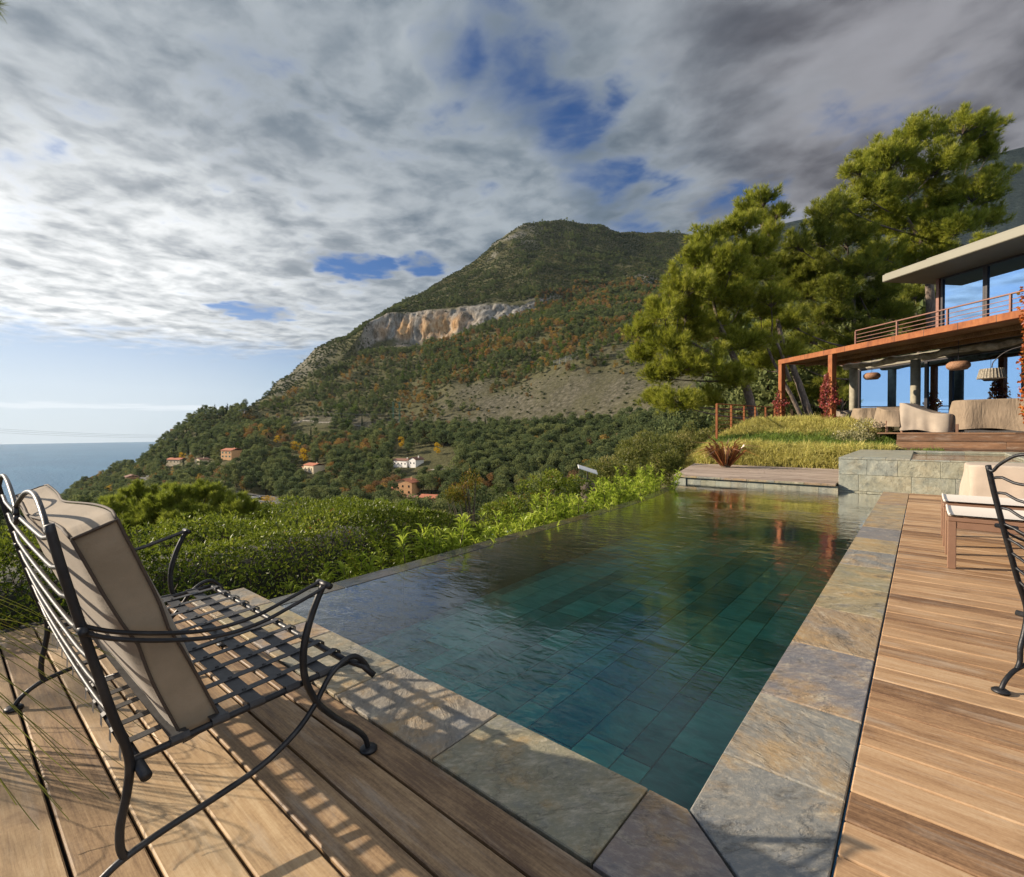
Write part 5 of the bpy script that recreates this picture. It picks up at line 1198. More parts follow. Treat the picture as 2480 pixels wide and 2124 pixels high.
mb=MB(); hbox(mb,ra,0,UZ+.002,AL,5.6,UZ+.19,.01); hp(mb,'roof',['fascia'])
mb=MB(); hbox(mb,ra+.012,.012,UZ-.004,AL,5.59,UZ+.0,.001); hp(mb,'soffit','soffit')
mb=MB(); hbox(mb,ra+.05,.03,UZ+.192,AL,5.5,UZ+.215,.004); hp(mb,'roof_trim','fascia')
r2=hplane(2250,617,.55)[0]
mb=MB(); hbox(mb,r2,.55,UZ+.217,AL,5.4,UZ+.36,.006); hp(mb,'upper_roof','ply_edge')
mb=MB(); hbox(mb,r2-.04,.51,UZ+.362,AL,5.4,UZ+.40,.006); hp(mb,'roof_capping','fascia')
# balcony rail
r0=hplane(2073,800,0)[0];
mb=MB(); hbox(mb,r0,-.03,BZ1+.395,AL,.03,BZ1+.425,.004); rt=hp(mb,'balcony_railing','rail_paint')
for k in range(3): mb=MB(); hbox(mb,r0,-.008,BZ1+.07+.105*k,AL,.008,BZ1+.086+.105*k,.002); hp(mb,'rail_bar','rail_paint',rt)
a=r0
while a<AL: mb=MB(); hbox(mb,a-.02,-.03,BZ1,a+.02,.02,BZ1+.394,.003); hp(mb,'rail_post','rail_paint',rt); a+=1.35
# lamps
simple('wicker',(.38,.20,.11),.8,0,.3,40,.6); simple('rattan_pale',(.33,.29,.22),.8,0,.3,30,.5)
def pendant(px,py,d,r,h,label,ceil):
    P=atd(px,py,d); root=empty('pendant_lamp',P,label,'lamp','wicker pendant lamps under the pergola')
    mb=MB(); mb.lathe([(.02,-h*.42),(r*.72,-h*.5),(r*.96,-h*.2),(r,0),(r*.96,h*.25),(r*.7,h*.5),(.03,h*.46)],tuple(P),24)
    mb.build('shade',M['wicker'],root,True)
    mb=MB(); mb.tube([P+Vector((0,0,h*.46)),Vector((P.x,P.y,ceil))],.006,5); mb.build('cord',M['frame_dark'],root)
pendant(2111.5,911,15.4,.228,.205,'smaller looking round wicker pendant lamp hanging before the left window pane',3.48)
pendant(2320.7,885.6,12.8,.25,.215,'round wicker pendant lamp hanging nearer, above the largest covered table',3.48)
P=atd(2402,905,11.9); fl=empty('arm_lamp',P,'ribbed pale lampshade hanging from a thin bent arm beside the right pergola post','lamp')
mb=MB(); mb.lathe([(.20,-.12),(.265,-.115),(.21,.12),(.17,.12)],tuple(P),28)
for k in range(28): a=k*2*PI/28; mb.tube([(P.x+.268*math.cos(a),P.y+.268*math.sin(a),P.z-.12),(P.x+.213*math.cos(a),P.y+.213*math.sin(a),P.z+.12)],.009,4)
mb.build('shade',M['rattan_pale'],fl)
mb=MB(); Q=H(7.4,.25,0); mb.tube(smooth_path([P+Vector((0,0,.15)),P+Vector((.05,-.02,.32)),P+Vector((.35,-.2,.55)),P+Vector((1.1,-.9,.62)),Vector((Q.x,Q.y,3.0))],5),.012,6); mb.build('arm',M['frame_dark'],fl,True)
# covered furniture on the terrace
def onterr(px,Y): 
    q=aty(px,1040,Y); return q.x,Y
x0,_=onterr(2300,16.5); x1=x0+2.6
draped(x0+1.55,16.75,TZ,[(-.5,-1.5,1.5,.80),(.5,-1.5,1.5,.82)],.06,M['cover_cloth'] if 'cover_cloth' in M else M['cover'],'largest covered table on the terrace, taupe cloth with deep folds at the right',True,11,0,.06)
x,_=onterr(2243,16.7); draped(x,16.8,TZ,[(-.62,-.36,.36,.46),(-.25,-.36,.36,.5),(.05,-.36,.36,.62),(.35,-.37,.37,.78),(.5,-.37,.37,.80)],.03,M['cover_grey'],'paler covered chair with high back and sloping front between two taupe covers',True,12,R(70),.05)
x,_=onterr(2169,17.0); draped(x,17.0,TZ,[(-.36,-.36,.36,.60),(.0,-.37,.37,.66),(.36,-.37,.37,.72)],.17,M['cover'],'covered square armchair showing bare legs left of the pale covered chair',True,13,R(20),.05)
x,_=onterr(2115,18.6); draped(x,18.6,TZ,[(-.4,-.5,.5,.72),(.4,-.5,.5,.76)],.1,M['cover'],'covered chair partly behind the silvery bush',True,14,R(10),.055)
x,_=onterr(2056,19.6); draped(x,19.6,TZ,[(-.4,-.55,.55,.70),(.4,-.55,.55,.72)],.1,M['cover_grey'],'leftmost covered seat on the terrace next to the red creeper post',True,15,R(5),.055)
# ---------------------------------------------------------------- planting near the pool
leaf_mat('hedge_leaf',[(0,(.045,.07,.011)),(.35,(.12,.165,.02)),(.7,(.24,.28,.035)),(.93,(.38,.39,.08)),(1,(.20,.09,.03))],.36,.022,.5)
leaf_mat('oleander_leaf',[(0,(.14,.22,.02)),(.5,(.30,.40,.04)),(1,(.40,.46,.07))],.45,.012,.5)
leaf_mat('olive_leaf',[(0,(.07,.085,.025)),(.45,(.155,.165,.045)),(.8,(.26,.25,.08)),(1,(.33,.28,.12))],.4,.015,.5)
leaf_mat('fresh_leaf',[(0,(.05,.085,.012)),(.5,(.12,.18,.022)),(1,(.22,.28,.04))],.35,.015,.5)
leaf_mat('pine_needle',[(0,(.085,.105,.016)),(.3,(.205,.235,.028)),(.65,(.345,.36,.045)),(1,(.44,.42,.085))],.42,.02,.5)
leaf_mat('pine_needle_dull',[(0,(.07,.088,.018)),(.4,(.165,.19,.03)),(.75,(.27,.285,.045)),(1,(.36,.34,.08))],.40,.02,.5)
leaf_mat('young_needle',[(0,(.09,.12,.02)),(.45,(.20,.25,.035)),(1,(.36,.38,.07))],.45,.02,.5)
leaf_mat('creeper_red',[(0,(.11,.018,.022)),(.4,(.27,.045,.05)),(.8,(.42,.10,.09)),(1,(.46,.17,.08))],.35,.06,.4)
leaf_mat('creeper_orange',[(0,(.20,.035,.015)),(.45,(.42,.10,.025)),(.85,(.58,.20,.04)),(1,(.30,.24,.04))],.35,.06,.4)
leaf_mat('straw_grass',[(0,(.30,.27,.08)),(.4,(.54,.48,.14)),(.8,(.68,.61,.21)),(1,(.38,.43,.10))],.4,.02,.6)
leaf_mat('green_grass',[(0,(.07,.12,.025)),(.5,(.15,.23,.04)),(1,(.27,.34,.07))],.35,.03,.6)
leaf_mat('flax',[(0,(.10,.030,.018)),(.5,(.22,.075,.035)),(.85,(.40,.17,.06)),(1,(.52,.34,.12))],.3,.08,.4)
leaf_mat('silver_leaf',[(0,(.17,.16,.075)),(.5,(.34,.31,.15)),(1,(.52,.48,.28))],.3,.06,.5)
leaf_mat('rusty_leaf',[(0,(.05,.06,.012)),(.45,(.13,.13,.02)),(.8,(.24,.17,.03)),(1,(.26,.11,.025))],.3,.015,.5)
t=NT('pine_bark'); po=t.pos('Object'); n1=t.noise(t.mapv(po,(1,1,.35)),9,6,.7,.6); M['bark']=t.out(t.pbsdf(t.ramp(n1,[(.3,(.035,.025,.02)),(.5,(.12,.09,.07)),(.7,(.24,.19,.15))]),.9,0,t.bump(n1,.9,.03)))
simple('twig',(.11,.085,.055),.9,0,.25,30,.2)
def blade_mesh(mb,P,D,L,Wd,rnd,bend=.5):
    """arching blades: base, middle, tip"""
    n=len(P); D=D/(np.linalg.norm(D,axis=1)[:,None]+1e-9); L=np.broadcast_to(np.asarray(L,float),(n,))[:,None]; Wd=np.broadcast_to(np.asarray(Wd,float),(n,))[:,None]
    s=np.cross(D,unit(n)); s/=np.linalg.norm(s,axis=1)[:,None]+1e-9
    hz=D*np.array((1,1,0.0)); m=P+D*L*.5; tip=P+D*L*.8+hz*L*.35-np.array((0,0,1.0))*L*bend*np.linalg.norm(hz,axis=1)[:,None]
    V=np.stack([P-s*Wd*.5,P+s*Wd*.5,m+s*Wd*.42,m-s*Wd*.42,tip],1).reshape(-1,3); b=np.arange(n)*5; r=np.repeat(np.broadcast_to(rnd,(n,)),5)
    mb.add(V,np.stack([b,b+1,b+2,b+3],1),r); mb.f.append(np.stack([b+3,b+2,b+4],1)+mb.n-len(V)); return mb
def spray(mb,c,ax,r,n,nl,w,tone):
    """a feathery bough of needles that runs out along ax from c"""
    ax=np.array(ax)/np.linalg.norm(ax); u=RS.rand(n)**.8; v=unit(n); v-=ax*(v@ax)[:,None]*.9
    P=np.array(c)+ax*((u-.30)*2.5*r)[:,None]+v*(r*.80*(1.15-.70*u)*np.abs(RS.normal(size=n))*.7)[:,None]
    D0=ax*.70+v*.60+np.array((0,0,.40)); tn=np.clip(tone+.17*RS.normal(size=n)+.22*(u-.5),0,1)
    for _ in range(8): needles(mb,P,D0+unit(n)*.65,nl*(.7+.6*RS.rand(n)),w,np.clip(tn+.08*RS.normal(size=n),0,1))
# the bank behind the pool -------------------------------------------------------------
BY=[14.2,14.35,14.7,15.2,15.7,16.4,17.2,18.2,19.4,22]; BZ=[-.2,.12,.40,.52,.58,.74,.98,1.22,1.30,1.2]
def bank(x,y):
    z=np.interp(y,BY,BZ)+.07*fbm(x*.8,y*.9,4.,3); lf=np.interp(y,[14.2,16,18,20,22],[-5.25,-5.7,-5.2,-5.3,-6.5])
    return z-np.clip(lf+.55-x,0,9)**1.4*.9
u,v=np.meshgrid(np.linspace(-9,-.3,60),np.linspace(14.2,22,50),indexing='ij'); mb=MB(); mb.grid(np.stack([u.ravel(),v.ravel(),bank(u.ravel(),v.ravel())],1),60,50)
simple('bank_soil',(.10,.085,.04),.95,0,.3,6,.3); mb.build('garden_bank',M['bank_soil'],kind='structure',smooth=True)
def grass(name,n,yr,mat,L,lab,seed,xr=(-5.6,-.55),tilt=.75,W_=.013,mask=None,bend=.55):
    x=xr[0]+(xr[1]-xr[0])*RS.rand(n); y=yr[0]+(yr[1]-yr[0])*RS.rand(n)
    k=(x<-1.2)|(y>14.85); k&=~((x>-.95)&(y>15.0)&(y<15.75)&(x>-.45)); 
    lf=np.interp(y,[14.2,16,18,20,22],[-5.25,-5.7,-5.2,-5.3,-6.5]); k&=(x>lf-.15)
    if mask is not None: k&=mask(x,y)
    x,y=x[k],y[k]; n=len(x); P=np.stack([x,y,bank(x,y)-.02],1)
    cl=fbm(x*2.2,y*2.2,seed,3); a=RS.rand(n)*6.28
    D=np.stack([tilt*np.cos(a)*RS.rand(n)+.12,tilt*np.sin(a)*RS.rand(n)-.30,np.ones(n)],1)
    mb=MB(); blade_mesh(mb,P,D,L*(.6+.6*RS.rand(n))*(1+.5*cl),W_,np.clip(.42+.55*cl+.22*RS.normal(size=n),0,1),bend)
    return mb.build(name,M[mat],label=lab,cat='grass',kind='stuff')
grass('straw_grass',15000,(14.3,15.45),'straw_grass',.36,'soft straw coloured grass mound in front of the green belt',3)
grass('green_groundcover',15000,(15.35,17.3),'green_grass',.30,'belt of green groundcover between the two straw coloured mounds',5,tilt=1.1,mask=lambda x,y:(y<16.9+.5*fbm(x*.9,x*0,2,2)))
grass('golden_grass',19000,(16.7,19.6),'straw_grass',.36,'straw coloured grass on the upper mound below the pergola',7,mask=lambda x,y:(x<-.9-.0*y)&((x<-2.3)|(y<19.2)))
grass('short_grass',5200,(14.78,15.9),'green_grass',.26,'short green grass beside the terrace steps behind the spa',8,xr=(-1.3,.35),mask=lambda x,y:(y<15.05+np.clip(-.45-x,0,1)*2))
# hedge ---------------------------------------------------------------------------------
def htop(y): return np.interp(y,[-3,-1,.3,1.2,2.0,2.8,3.6,4.2,4.8],[.42,.40,.33,.24,.20,.25,.18,-.02,-.35])
def hedge():
    root=empty('clipped_hedge',(-4.7,1,-1.6),'long dense glossy leaved hedge behind the bench and along the near pool edge','hedge')
    n=64000; f=RS.rand(n)<.52; y=-2.6+7.3*RS.rand(n); z=np.where(f,-1.5+1.9*RS.rand(n),0); x=np.where(f,-3.98,-5.9+1.95*RS.rand(n))
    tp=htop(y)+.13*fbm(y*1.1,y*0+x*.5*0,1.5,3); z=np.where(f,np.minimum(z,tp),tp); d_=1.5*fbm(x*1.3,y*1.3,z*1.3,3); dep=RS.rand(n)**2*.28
    rnd_edge=np.clip((z-(tp-.38))/.38,0,1)**2*.34
    x=np.where(f,x+.20*d_-dep-rnd_edge,x); z=np.where(f,z,tp+.14*d_-dep*.7-.30*np.clip((x+4.50)/.55,0,1)**2)
    x=x-np.clip(y-3.2,0,3)*.25*f
    P=np.stack([x,y,z],1); out=np.where(f[:,None],np.array((1,0,.25)),np.array((.12,0,1.0))); D=out*.55+unit(n)*.85
    pat=fbm(y*1.3,z*1.7+x,3.3,4)*1.25
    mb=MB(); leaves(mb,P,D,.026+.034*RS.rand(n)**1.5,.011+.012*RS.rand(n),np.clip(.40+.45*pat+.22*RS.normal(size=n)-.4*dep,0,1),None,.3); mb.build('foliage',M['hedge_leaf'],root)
    mb=MB()
    for k in range(420):
        y=-2.5+6.9*random.random(); tp=float(htop(y)); x=-4.25-1.4*random.random(); h0=-1.6; hh=tp-.06-.1*random.random()
        mb.tube([(x,y,h0),(x+.15*random.gauss(0,1),y+.15*random.gauss(0,1),h0+(hh-h0)*.5),(x+.3*random.gauss(0,.8)+.12,y+.25*random.gauss(0,1),hh)],[.012,.008,.003],4,False)
    for k in range(24):
        y=-2.4+6.4*k/23.; mb.tube([(-4.9+.2*random.random(),y,-1.7),(-4.8,y+.1*random.gauss(0,1),float(htop(y))-.3)],[.05,.02],6)
    mb.build('stems',M['twig'],root)
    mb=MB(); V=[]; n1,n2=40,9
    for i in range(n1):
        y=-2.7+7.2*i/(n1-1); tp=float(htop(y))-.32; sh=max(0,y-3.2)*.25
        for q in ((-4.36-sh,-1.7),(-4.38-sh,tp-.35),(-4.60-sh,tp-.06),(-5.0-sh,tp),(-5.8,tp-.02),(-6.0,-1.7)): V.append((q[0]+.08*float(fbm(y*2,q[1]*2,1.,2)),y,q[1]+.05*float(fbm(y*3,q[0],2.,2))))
    mb.grid(V,n1,6); simple('hedge_dark',(.018,.022,.008),.95,0,.3,14,.5); mb.build('dark_core',M['hedge_dark'],root,True)  # solid dark core added inside the leaves to block light
hedge()
# garden ground under the planting
u,v=np.meshgrid(np.linspace(-30,-3.45,70),np.linspace(-14,16,70),indexing='ij'); x_,y_=u.ravel(),v.ravel()
zz=-1.55-np.clip(-6.5-x_,0,40)*.42+.12*fbm(x_*.5,y_*.5,0,3); mb=MB(); mb.grid(np.stack([x_,y_,zz],1),70,70); mb.build('garden_slope',M['bank_soil'],kind='structure',smooth=True)
# shrubs --------------------------------------------------------------------------------
def shrub(name,blobs,dens,size,asp,mat,label,cat='shrub',group=None,base=None,fold=.25,up=.3,stems=16,inner=.55):
    """blobs: (image column, row, radius in px, distance)"""
    C=[(atd(px,py,d),r*d/FPX) for px,py,r,d in blobs]; b=base or (sum((c for c,_ in C),Vector())/len(C)-Vector((0,0,max(r for _,r in C)*1.7)))
    root=empty(name,b,label,cat,group); mb=MB(); 
    for c,r in C:
        sub=[(c,r)] if r<.12 else [(c+Vector(unit(1)[0])*r*.55,r*(.42+.22*random.random())) for _ in range(7)]
        for c2,r2 in sub:
            n=max(20,int(dens*r2*r2*12)); v=unit(n); rr=(inner+(1-inner)*RS.rand(n)**.5)[:,None]; P=np.array(c2)+v*rr*r2*np.array((1,1,.85))
            P+=.12*r*np.stack([fbm(P[:,0]*6,P[:,1]*6,P[:,2]*6+q,2) for q in (0,9,17)],1)
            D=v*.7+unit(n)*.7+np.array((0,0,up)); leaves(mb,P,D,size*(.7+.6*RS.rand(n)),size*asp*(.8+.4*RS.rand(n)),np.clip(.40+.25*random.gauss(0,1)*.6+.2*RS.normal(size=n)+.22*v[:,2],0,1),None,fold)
    mb.build('foliage',M[mat],root); mb=MB()
    for k in range(stems):
        c,r=C[k%len(C)]; e=c+Vector(unit(1)[0])*r*.5; m=b.lerp(e,.5)+Vector(unit(1)[0])*r*.2; mb.tube([b,m,e],[.02+.012*r,.012+.005*r,.004],5,False)
    mb.build('branches',M['twig'],root); return root
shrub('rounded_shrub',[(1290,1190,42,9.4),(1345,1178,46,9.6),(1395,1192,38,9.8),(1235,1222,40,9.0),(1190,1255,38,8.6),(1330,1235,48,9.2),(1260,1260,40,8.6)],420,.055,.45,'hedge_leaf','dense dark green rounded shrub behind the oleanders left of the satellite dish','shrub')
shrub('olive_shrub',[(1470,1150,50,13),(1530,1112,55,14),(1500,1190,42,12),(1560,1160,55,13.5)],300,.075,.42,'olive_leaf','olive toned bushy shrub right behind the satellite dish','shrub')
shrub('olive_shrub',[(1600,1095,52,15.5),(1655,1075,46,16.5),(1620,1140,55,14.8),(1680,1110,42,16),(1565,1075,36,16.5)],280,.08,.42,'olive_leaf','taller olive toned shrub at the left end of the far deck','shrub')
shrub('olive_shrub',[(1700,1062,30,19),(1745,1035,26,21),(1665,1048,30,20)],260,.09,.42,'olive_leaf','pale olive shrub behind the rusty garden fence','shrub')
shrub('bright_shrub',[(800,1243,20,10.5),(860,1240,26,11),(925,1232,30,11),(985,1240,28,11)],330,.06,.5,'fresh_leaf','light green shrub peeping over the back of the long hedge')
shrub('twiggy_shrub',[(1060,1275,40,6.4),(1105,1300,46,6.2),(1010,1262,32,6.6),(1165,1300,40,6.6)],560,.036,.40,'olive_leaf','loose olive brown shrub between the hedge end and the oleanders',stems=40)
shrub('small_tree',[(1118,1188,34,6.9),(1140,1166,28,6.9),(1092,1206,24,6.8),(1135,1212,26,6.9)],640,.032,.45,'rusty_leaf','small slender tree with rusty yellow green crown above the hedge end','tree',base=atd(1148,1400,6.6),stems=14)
for i,(bl,lb) in enumerate((([(330,1212,38,27),(290,1248,42,26),(250,1272,32,26),(345,1270,46,25)],'feathery young pine left of the three below the hedge'),([(450,1215,40,26),(405,1245,44,25),(470,1255,46,25),(500,1196,26,26),(430,1288,40,24)],'feathery bright young pine in the middle of the three below the hedge'),([(540,1222,30,26),(585,1236,36,26),(555,1270,44,25),(632,1262,30,26),(610,1290,36,25)],'feathery young pine right of the three, above the hedge top'))):
    C=[(atd(px,py,d),r*d/FPX) for px,py,r,d in bl]; b=C[0][0]-Vector((0,0,4.5)); root=empty('young_pine',b,lb,'pine'); mb=MB(); mt=MB()
    mt.tube([b,C[0][0]],[.12,.03],6,False)
    for c,r in C:
        mt.tube([b+Vector((0,0,2.)),b.lerp(c,.6)+Vector((0,0,.4)),c],[.06,.04,.015],5,False)
        for _ in range(26):
            o=unit(1)[0]; o[2]=abs(o[2])*.9-.2; c2=np.array(c)+o*r*(.2+.85*random.random()); r2=r*(.22+.20*random.random())
            spray(mb,c2,o*.7+np.array((0,0,.8))+.3*unit(1)[0],r2,max(12,int(60*r2*r2*12)),.26,.022,.45+.14*random.gauss(0,1))
    mb.build('crown',M['young_needle'],root); mt.build('trunk',M['bark'],root)
# oleanders along the overflow edge -------------------------------------------------------
OLT=([2.2,2.6,3.2,4.5,6,7,8.5,9.6],[-.02,.03,.10,.14,.10,.20,.22,.38])
for i,y in enumerate([2.25,2.5,3.0,3.2,3.45,3.7,3.95,4.2,4.5,4.75,5.05,5.35,5.65,5.9,6.2,6.5,6.85,7.15,7.5,7.8,8.15,8.5,8.85,9.2,9.55]):
    x=edge_x(y)-.22-.28*random.random(); top=float(np.interp(y,*OLT))+.06*random.gauss(0,1); b=Vector((x,y,-1.15)); root=empty('oleander',b,'bright yellow green oleander with lance shaped leaves along the overflow edge','oleander','oleanders along the pool overflow edge'); mb=MB(); ms=MB()
    for k in range(13):
        h=(top-b.z)*(.72+.3*random.random()); tip=b+Vector((.20*random.gauss(0,1),.22*random.gauss(0,1),h)); ms.tube([b,b.lerp(tip,.5)+Vector((.03*random.gauss(0,1),.03*random.gauss(0,1),0)),tip],[.009,.007,.004],4,False)
        m_=54; f=.50+.50*RS.rand(m_)**.7; P=np.array(b)+(np.array(tip)-np.array(b))*f[:,None]; a=RS.rand(m_)*6.28; upk=.35+.9*f**3
        D=np.stack([np.cos(a),np.sin(a),upk],1); blade_mesh(mb,P,D,.11+.05*RS.rand(m_),.0185,np.clip(.15+.6*f+.25*RS.normal(size=m_),0,1),.35)
    mb.build('foliage',M['oleander_leaf'],root); ms.build('stems',M['twig'],root)
# pines -------------------------------------------------------------------------------------
K=2480/2072.
def pine(name,label,blobs,trunks,d0,mat,dens=28,nl=.27,jit=1.6,sub=25,extra=0):
    """blobs (x,y,r) on the photo's 2072 px view, trunks as lists of (x,y) there with thickness"""
    base=atd(trunks[0][0][0][0]*K,trunks[0][0][0][1]*K,d0); base.z-=1.0
    root=empty(name,base,label,'pine',None); mt=MB(); paths=[]
    for pts,r0,r1 in trunks:
        P=[atd(x*K,y*K,d0+q*.25) for q,(x,y) in enumerate(pts)]; P[0].z-=1.0; P=smooth_path(P,5); P=[p_+.03*unit(1)[0] for p_ in P]; mt.tube(P,np.linspace(r0,r1,len(P)),9); paths.append(P)
    allp=np.concatenate([np.array(p_) for p_ in paths]); mb=MB()
    for (x,y,r) in blobs:
        d=d0+jit*random.uniform(-1,1.2); c=np.array(atd(x*K,y*K,d)); rr=r*K*d/FPX
        dist=np.linalg.norm(allp-c,axis=1)+np.where(allp[:,2]>c[2],3.,0)*1.0; s_=allp[np.argmin(dist+.6*np.abs(allp[:,2]-(c[2]-rr)))]
        mid=(s_+c)/2+np.array((0,0,-.18*rr))+.12*rr*unit(1)[0]; L=np.linalg.norm(c-s_); rad=min(.075,.02+.012*L); bp=smooth_path([s_,mid,c],5); mt.tube(bp,np.linspace(rad,.012,len(bp)),6,False)
        for k in range(sub):
            o=unit(1)[0]; o[2]=abs(o[2])*.9-.25; c2=c+o*rr*(.15+.72*random.random()**.8); r2=rr*(.22+.22*random.random()); mt.tube([mid*.3+c*.7,(c+c2)/2+.05*unit(1)[0],c2],[.018,.012,.005],4,False)
            spray(mb,c2,o*.8+np.array((0,0,.55))+.35*unit(1)[0],r2,max(9,int(dens*r2*r2*12.6)),nl,.021,.50+.11*random.gauss(0,1))
    mb.build('crown',M[mat],root); mt.build('trunk',M['bark'],root,True)
    return root
A=[(1345,640,48),(1310,680,40),(1300,725,34),(1335,765,44),(1325,812,30),(1385,590,52),(1415,535,46),(1432,490,36),(1440,600,55),(1480,545,46),(1395,680,55),(1455,670,52),(1385,745,46),(1375,822,40),(1430,815,38),(1440,750,46),(1500,620,46),(1500,700,44),(1485,775,40),(1520,560,38),(1390,640,40),(1350,700,38)]
pine('aleppo_pine','leaning pine with wide yellow green crown at the left of the group, by the fence',A,[([(1533,842),(1512,790),(1492,740),(1470,690),(1450,640),(1440,590)],.24,.06),([(1492,740),(1440,720),(1390,690),(1345,690)],.11,.03)],25,'pine_needle')
A2=[(1510,430,30),(1545,408,27),(1572,438,24),(1540,452,30),(1500,462,32),(1558,478,26),(1480,470,26),(1540,512,34),(1545,560,34),(1560,610,34),(1570,660,36),(1540,690,34),(1535,740,38),(1585,720,30),(1540,640,30),(1515,505,30)]
pine('aleppo_pine','tall forked pine with airy pointed top rising between the fence and the pergola',A2,[([(1648,842),(1622,790),(1600,735),(1582,690),(1572,640),(1560,560),(1545,490),(1540,430)],.20,.035),([(1600,735),(1570,690),(1550,680)],.10,.04),([(1640,842),(1590,780),(1560,720),(1545,680)],.12,.05)],26.5,'pine_needle')
B1=[(1622,545,42),(1655,490,44),(1640,600,44),(1690,560,46),(1715,490,46),(1675,440,40),(1612,500,30),(1665,650,38),(1735,625,40),(1610,570,30),(1780,600,40),(1700,640,36),(1760,680,32),(1640,690,34),(1720,700,34),(1595,600,40),(1600,660,38),(1650,560,44),(1700,600,46),(1745,555,44),(1580,540,34),(1790,640,38),(1615,740,34),(1680,720,34)]
pine('aleppo_pine','duller middle pine with straight trunk standing behind the left end of the balcony',B1,[([(1726,735),(1727,690),(1728,620),(1722,560),(1715,500)],.17,.05),([(1772,730),(1760,650),(1740,600)],.10,.04)],29,'pine_needle_dull',26,.28,1.6)
B2=[(1745,395,44),(1765,340,46),(1810,322,42),(1730,440,36),(1850,285,42),(1895,270,38),(1955,258,36),(1996,264,30),(1830,385,52),(1895,345,52),(1960,320,48),(1998,315,28),(1905,420,52),(1975,395,46),(2004,405,26),(1800,455,52),(1870,490,48),(1940,465,44),(1780,520,44),(2000,450,32),(1838,545,42),(1775,470,40),(1900,520,34),(2010,355,22),(1850,440,40),(1700,420,26),(1790,400,40),(1730,350,26),(1990,500,26)]
pine('aleppo_pine','largest pine, a tall broad crown rising over the house roof at the right',B2,[([(1885,640),(1880,580),(1878,520),(1870,460),(1880,400),(1900,340)],.26,.08),([(1878,520),(1920,470),(1945,420),(1960,360)],.16,.05),([(1872,470),(1830,430),(1800,380)],.12,.04)],30,'pine_needle',26,.29,2.4)
B3=[(1640,742,30),(1700,738,28),(1690,770,30),(1760,745,26),(1600,800,28),(1660,800,30),(1720,800,28),(1850,600,32),(1800,640,34),(1860,660,30),(1905,620,30)]
pine('aleppo_pine','shaded low pine behind the pergola posts',B3,[([(1850,735),(1862,680),(1850,620)],.13,.05),([(1700,842),(1705,800),(1700,750)],.10,.05)],33,'pine_needle_dull',24,.30,2.0)
# pine behind the camera that dapples the deck; one twig tip shows at the top left
def shadow_pine():
    tb=RGT*(-10.2)+FWD*(-1.2); tb=Vector((tb.x,tb.y,-3)); root=empty('aleppo_pine',tb,'pine mostly out of view whose twig tip shows in the top left corner','pine'); mt=MB(); mb=MB(); top=tb+Vector((.5,.3,11.5)); mt.tube(smooth_path([tb,tb+Vector((.3,-.2,5)),top],6),np.linspace(.25,.06,13),9)
    tips=[(atd(-22,2,7.2),.17,26)]
    for (x,y,t_,r,n) in ((-3.0,-.05,10.5,.34,20),(-2.45,-.22,11.3,.38,20),(-2.2,.12,12.0,.30,14),(-1.75,-.12,10.8,.26,8),(-2.75,.42,11.2,.30,14),(-3.3,.2,11,.4,18)): tips.append((Vector((x,y,0))+SUNV*t_,r,n))
    for c,r,n in tips:
        s_=tb.lerp(top,min(.95,max(.35,(c.z-tb.z-.8)/14.5))); mt.tube(smooth_path([s_,(s_+c)/2+Vector((0,0,.3)),c],5),np.linspace(.05,.008,11),6,False)
        v=unit(n); P=np.array(c)+v*r*(RS.rand(n)**.5)[:,None]; ax=v*.6+.5*unit(n)+np.array((0,0,.4))
        for p_ in P: mt.tube([c,Vector(p_)],[.008,.003],4,False)
        for _ in range(16): needles(mb,P,ax*.7+unit(n)*.6,.15,.006,np.clip(.3+.2*RS.normal(size=n),0,1))
    mb.build('crown',M['pine_needle_dull'],root); mt.build('trunk',M['bark'],root,True)
shadow_pine()
# creepers on the pergola posts ---------------------------------------------------------------
def creeper(a,z0,z1,w0,w1,n,mat,label,seed,b=0.,size=.085):
    root=empty('creeper_vine',H(a,b,z0),label,'creeper'); zf=RS.rand(n)**.85; z=z0+(z1-z0)*zf; wd=w0+(w1-w0)*zf; wd=wd*(.75+.5*vnoise(zf*6,zf*0,seed)); an=RS.rand(n)*6.28; rr=wd*np.sqrt(RS.rand(n))
    P=np.array([tuple(H(a+r*math.cos(q),b+r*math.sin(q)*.8,zz)) for r,q,zz in zip(rr,an,z)]); D=unit(n)+np.array(-hb)*.5+np.array((0,0,-.5))
    mb=MB(); leaves(mb,P,D,size*(.6+.7*RS.rand(n)),size*(.5+.5*RS.rand(n)),np.clip(.45+.3*vnoise(z*3,an,seed+3)+.22*RS.normal(size=n),0,1),None,.25); mb.build('foliage',M[mat],root)
    mb=MB()
    for k in range(5): mb.tube([H(a+.12*math.cos(k*1.3+q*.8),b+.12*math.sin(k*1.3+q*.8),z0+(z1-z0)*q/9.) for q in range(10)],.012,5,False)
    mb.build('stem',M['twig'],root)
creeper(-.05,1.15,2.52,.42,.26,850,'creeper_red','crimson creeper climbing the lower half of the leftmost pergola post',5)
creeper(2.22,1.05,2.85,.56,.26,1500,'creeper_red','larger pinkish red creeper around the second pergola post',9); 
creeper(7.80,.9,4.1,.30,.34,1900,'creeper_orange','orange and red creeper covering the right pergola post at the frame edge',13,-.05,.075)
